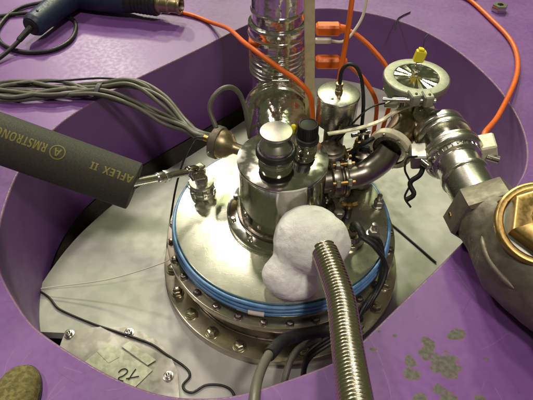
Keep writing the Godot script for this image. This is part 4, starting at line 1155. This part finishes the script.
func floor_cover() -> void:
	var t := thing("bolted_cover", "grey segment shaped metal cover bolted to the pit floor", "cover plate")
	var o := PackedVector2Array()
	for p in [Vector2(-0.362, 0.155), Vector2(-0.335, 0.147), Vector2(-0.3, 0.143), Vector2(-0.262, 0.145), Vector2(-0.235, 0.153), Vector2(-0.205, 0.17), Vector2(-0.182, 0.193), Vector2(-0.165, 0.225), Vector2(-0.158, 0.265), Vector2(-0.16, 0.315), Vector2(-0.3, 0.31), Vector2(-0.352, 0.25), Vector2(-0.365, 0.2)]:
		o.append(p)
	part(t, "sheet", slab(o, FLOOR_Y + 0.0005, FLOOR_Y + 0.006), M.aluminium)
	var sc := SurfaceTool.new()
	sc.append_from(disc(0.0085, 0.0, 0.001, 0.0003, 24), 0, Transform3D())
	sc.append_from(lathe([Vector2(0.0058, 0.001), Vector2(0.0058, 0.006), Vector2(0.0052, 0.0065), Vector2(0.0032, 0.0065), Vector2(0.003, 0.003), Vector2(0, 0.003)], 24, 0), 0, Transform3D())
	var sm := sc.commit()
	for p in [Vector2(-0.3535, 0.158), Vector2(-0.2545, 0.1555), Vector2(-0.179, 0.2315)]:
		part(t, "screw", sm, M.satin, at(p.x, FLOOR_Y + 0.0062, p.y))
	var tp := thing("tape_sheet", "greenish square of tape with a scribbled mark on the bolted cover", "tape")
	var q := PackedVector2Array([Vector2(-0.283, 0.172), Vector2(-0.205, 0.222), Vector2(-0.238, 0.262), Vector2(-0.325, 0.218)])
	part(tp, "sheet", slab(q, FLOOR_Y + 0.0064, FLOOR_Y + 0.0074), M.tape)
	part(tp, "strip", slab(PackedVector2Array([Vector2(-0.262, 0.181), Vector2(-0.25, 0.172), Vector2(-0.202, 0.205), Vector2(-0.214, 0.214)]), FLOOR_Y + 0.0076, FLOOR_Y + 0.0084), M.tape)
	part(tp, "strip", slab(PackedVector2Array([Vector2(-0.3, 0.19), Vector2(-0.286, 0.182), Vector2(-0.262, 0.2), Vector2(-0.277, 0.21)]), FLOOR_Y + 0.0076, FLOOR_Y + 0.0082), M.tape)
	var iy := FLOOR_Y + 0.0086
	for s in [[Vector3(-0.258, iy, 0.2265), Vector3(-0.254, iy, 0.2215), Vector3(-0.2475, iy, 0.2205), Vector3(-0.244, iy, 0.225), Vector3(-0.249, iy, 0.2315), Vector3(-0.256, iy, 0.2365), Vector3(-0.2475, iy, 0.2405)], [Vector3(-0.244, iy, 0.2365), Vector3(-0.234, iy, 0.2345), Vector3(-0.2245, iy, 0.2325)], [Vector3(-0.2315, iy, 0.2205), Vector3(-0.236, iy, 0.229), Vector3(-0.24, iy, 0.2385)]]:
		part(tp, "pen_stroke", tube(smooth_path(s, 0.001), 0.0009, 6), M.ink)

func heat_gun() -> void:
	var t := thing("heat_gun", "dark blue heat gun with brass nozzle lying on the platform", "heat gun")
	var n := Vector3(-0.219, 0.040, -0.544)
	var r := Vector3(-0.60, 0.042, -0.655)
	var d := (r - n).normalized()
	var xf := along(n, d)
	var nzl := part(t, "nozzle", lathe([Vector2(0.0135, 0.012), Vector2(0.0145, 0.0), Vector2(0.0185, 0.0), Vector2(0.0195, 0.003), Vector2(0.0195, 0.006), Vector2(0.0175, 0.008), Vector2(0.0175, 0.026), Vector2(0.0205, 0.029), Vector2(0.0205, 0.047), Vector2(0.0235, 0.050), Vector2(0.0235, 0.06)], 48, 0.0006), M.gunbrass, xf)
	part(nzl, "core", disc(0.0135, 0.011, 0.012, 0.0002, 32), M.black)
	var col := [Vector2(0.0, 0.056), Vector2(0.0285, 0.056), Vector2(0.0305, 0.06)]
	for i in 6:
		col.append(Vector2(0.0305, 0.066 + i * 0.009))
		col.append(Vector2(0.0290, 0.068 + i * 0.009))
		col.append(Vector2(0.0290, 0.071 + i * 0.009))
		col.append(Vector2(0.0308, 0.073 + i * 0.009))
	col.append(Vector2(0.0325, 0.125))
	col.append(Vector2(0.0325, 0.135))
	part(t, "nozzle_guard", lathe(col, 48, 0.0005), M.black_rubber, xf)
	part(t, "motor_housing", lathe([Vector2(0.0325, 0.132), Vector2(0.0345, 0.14), Vector2(0.0395, 0.2), Vector2(0.0395, 0.31), Vector2(0.035, 0.335), Vector2(0.02, 0.342), Vector2(0, 0.342)], 48, 0.004), M.gun_blue, xf)
	# handle
	var a := Vector3(-0.535, 0.0345, -0.458)
	var b := Vector3(-0.475, 0.04, -0.62)
	var hp := smooth_path([a, a.lerp(b, 0.35), a.lerp(b, 0.7), b], 0.006)
	var hm := tube(hp, func(s: float, tt: float): return lerpf(0.0255, 0.033, pow(s / tt, 2.0)) - 0.005 * maxf(0.0, 1.0 - s / 0.008), 32)
	var hn := part(t, "handle", hm, M.gun_blue)
	var hd := (a - b).normalized()
	part(hn, "end_cap", disc(0.017, 0.0, 0.004, 0.0015, 28), M.black_rubber, along(a - hd * 0.0015, hd))
	part(hn, "screw_hole", disc(0.0032, 0, 0.0012, 0.0002, 14), M.black, along(a.lerp(b, 0.17) + Vector3(0.004, 0.0258, 0.005), Vector3(0.15, 0.97, 0.2)))
	part(t, "strain_relief", lathe([Vector2(0.007, 0.002), Vector2(0.0062, 0.04), Vector2(0.0045, 0.045), Vector2(0, 0.045)], 16, 0.001), M.black_rubber, along(a, (Vector3(-0.57, 0.012, -0.398) - a).normalized()))
	part(t, "power_cord", cord([a, Vector3(-0.57, 0.013, -0.398), Vector3(-0.61, 0.0055, -0.34), Vector3(-0.70, 0.0055, -0.27), Vector3(-0.86, 0.0055, -0.22)], 0.0045, 12), M.black_rubber)
	part(t, "power_cord", cord([Vector3(-0.86, 0.0055, -0.40), Vector3(-0.74, 0.0055, -0.53), Vector3(-0.645, 0.0055, -0.565), Vector3(-0.59, 0.0055, -0.578), Vector3(-0.52, 0.0055, -0.572), Vector3(-0.47, 0.0055, -0.54), Vector3(-0.455, 0.0055, -0.47), Vector3(-0.475, 0.0055, -0.42), Vector3(-0.52, 0.0055, -0.402), Vector3(-0.565, 0.0055, -0.412), Vector3(-0.61, 0.0055, -0.448), Vector3(-0.635, 0.0055, -0.51), Vector3(-0.62, 0.0055, -0.60), Vector3(-0.55, 0.0055, -0.645), Vector3(-0.46, 0.0055, -0.70)], 0.0045, 12), M.black_rubber)

func small_things() -> void:
	var n := thing("loose_nut", "loose dark steel nut lying on the platform by the orange cable", "nut", "", Vector3(0.532, 0.0005, -0.60))
	part(n, "nut", lathe([Vector2(0.008, 0.016), Vector2(0.008, 0.0), Vector2(0.017, 0.0), Vector2(0.018, 0.002), Vector2(0.018, 0.014), Vector2(0.017, 0.016), Vector2(0.008, 0.016)], 6, 0.0, true), M.satin)
	part(n, "core", disc(0.008, 0.0, 0.01, 0.0005, 20), M.black)
	var b := thing("brass_bolt", "short brass bolt lying on the platform behind the orange cable", "bolt", "", Vector3(0.472, 0.008, -0.67))
	part(b, "head", hexa(0.009, 0.0, 0.008, 0.001), M.brass, along(Vector3.ZERO, Vector3(1, 0.0, 0.2)))
	part(b, "shank", lathe([Vector2(0.0045, 0.008), Vector2(0.0045, 0.024), Vector2(0, 0.024)], 16, 0.0005), M.brass, along(Vector3.ZERO, Vector3(1, 0.0, 0.2)))
	single("wire_scrap", "short black wire scrap lying across the far rim of the hole", "wire", cord([Vector3(0.274, -0.012, -0.53), Vector3(0.278, 0.002, -0.548), Vector3(0.292, 0.0025, -0.568), Vector3(0.318, 0.0025, -0.59)], 0.0017, 6), M.black_rubber)
	var f := func(p: Vector3) -> float:
		var q := p - Vector3(-0.312, 0.0, 0.388)
		var w := 0.026 + 0.004 * smoothstep(-0.08, 0.08, q.z)
		var h := 0.026 + 0.016 * smoothstep(-0.06, 0.14, q.z)
		var along_z := 0.0
		if q.z < -0.03:
			along_z = (q.z + 0.03) / 0.046
		var e := Vector3(q.x / w, (q.y - 0.002) / h, along_z)
		var k := pow(pow(absf(e.x), 2.4) + pow(absf(e.y), 2.4) + pow(absf(e.z), 2.4), 1.0 / 2.4)
		return maxf(maxf((k - 1.0) * 0.02, 0.0035 - p.y), p.z - 0.60)
	var s := thing("shoe", "olive brown suede shoe toe resting on the platform beside the hole", "shoe")
	part(s, "upper", blob(Vector3(-0.36, -0.004, 0.295), Vector3(-0.264, 0.06, 0.62), 0.004, f), M.suede)
	var so := PackedVector2Array()
	for i in 17:
		var a := PI + PI * i / 16.0
		so.append(Vector2(-0.312 + 0.0268 * cos(a), 0.354 + 0.044 * sin(a)))
	so.append(Vector2(-0.283, 0.60))
	so.append(Vector2(-0.341, 0.60))
	part(s, "sole", slab(so, 0.0003, 0.0045), M.black_rubber)

# ---------------------------------------------------------------- lamps
func lamp(p: Vector3, size: float, energy: float, tint: Color, words: String) -> void:
	var t := thing("hall_lamp", words, "lamp", "hall lamps overhead", p)
	var glow := StandardMaterial3D.new()
	glow.albedo_color = Color(0.9, 0.9, 0.9)
	glow.emission_enabled = true
	glow.emission = tint
	glow.emission_energy_multiplier = 2.0
	var aim := along(Vector3.ZERO, -p)
	part(t, "housing", block(Vector3(size * 1.1, 0.12, size * 1.1), 0.02), M.dull, aim * at(0, -0.09, 0))
	part(t, "glowing_panel", block(Vector3(size, 0.02, size), 0.002), glow, aim * at(0, -0.018, 0))
	var l := AreaLight3D.new()
	l.name = "light"
	l.area_size = Vector2(size, size)
	l.area_normalize_energy = true
	l.light_energy = energy
	l.light_color = tint
	l.shadow_enabled = true
	l.area_range = 30.0
	t.add_child(l)
	l.transform = Transform3D(Basis.looking_at(-p.normalized(), Vector3.UP if absf(p.normalized().y) < 0.95 else Vector3.FORWARD), Vector3.ZERO)

func _ready() -> void:
	var cam := Camera3D.new()
	cam.name = "camera"
	add_child(cam)
	cam.position = Vector3(-0.025, 0.6, 0.61)
	cam.rotation_degrees = Vector3(-46.0, 0, 0)
	cam.fov = 41.35
	cam.near = 0.02
	cam.far = 60.0
	cam.current = true
	var we := WorldEnvironment.new()
	we.name = "surroundings"
	var env := Environment.new()
	env.background_mode = Environment.BG_COLOR
	env.background_color = Color(0.46, 0.475, 0.35)
	env.background_energy_multiplier = 0.42
	env.tonemap_mode = Environment.TONE_MAPPER_LINEAR
	env.tonemap_exposure = 1.05
	env.sdfgi_enabled = true
	env.ssao_enabled = true
	env.ssil_enabled = true
	we.environment = env
	add_child(we)
	make_materials()
	var warm := Color(1.0, 0.955, 0.90)
	var greenish := Color(0.97, 1.0, 0.79)
	lamp(Vector3(-0.7, 4.6, -3.5), 0.45, 12.0, warm, "hall lamp panel overhead, just behind the exhaust pipe")
	lamp(Vector3(-0.3, 4.6, -5.4), 0.45, 13.0, greenish, "hall lamp panel overhead, farther behind the exhaust pipe")
	lamp(Vector3(-2.7, 4.6, -7.0), 0.45, 17.0, warm, "hall lamp panel overhead, far behind the heat gun")
	lamp(Vector3(1.3, 4.6, -4.8), 0.45, 12.0, greenish, "hall lamp panel overhead, behind the blank flange")
	lamp(Vector3(-3.2, 4.6, -0.8), 0.45, 6.5, warm, "hall lamp panel overhead, on the foam tube's side")
	lamp(Vector3(0.9, 4.6, 2.2), 0.45, 9.5, warm, "hall lamp panel overhead, above the corrugated hose")
	make_outline()
	platform()
	cryostat()
	blue_hoops()
	exhaust()
	canister()
	pipework()
	valve()
	tower_fittings()
	gauge()
	left_valve()
	foam_tube()
	hose()
	orange_cables()
	cables()
	floor_cover()
	heat_gun()
	small_things()
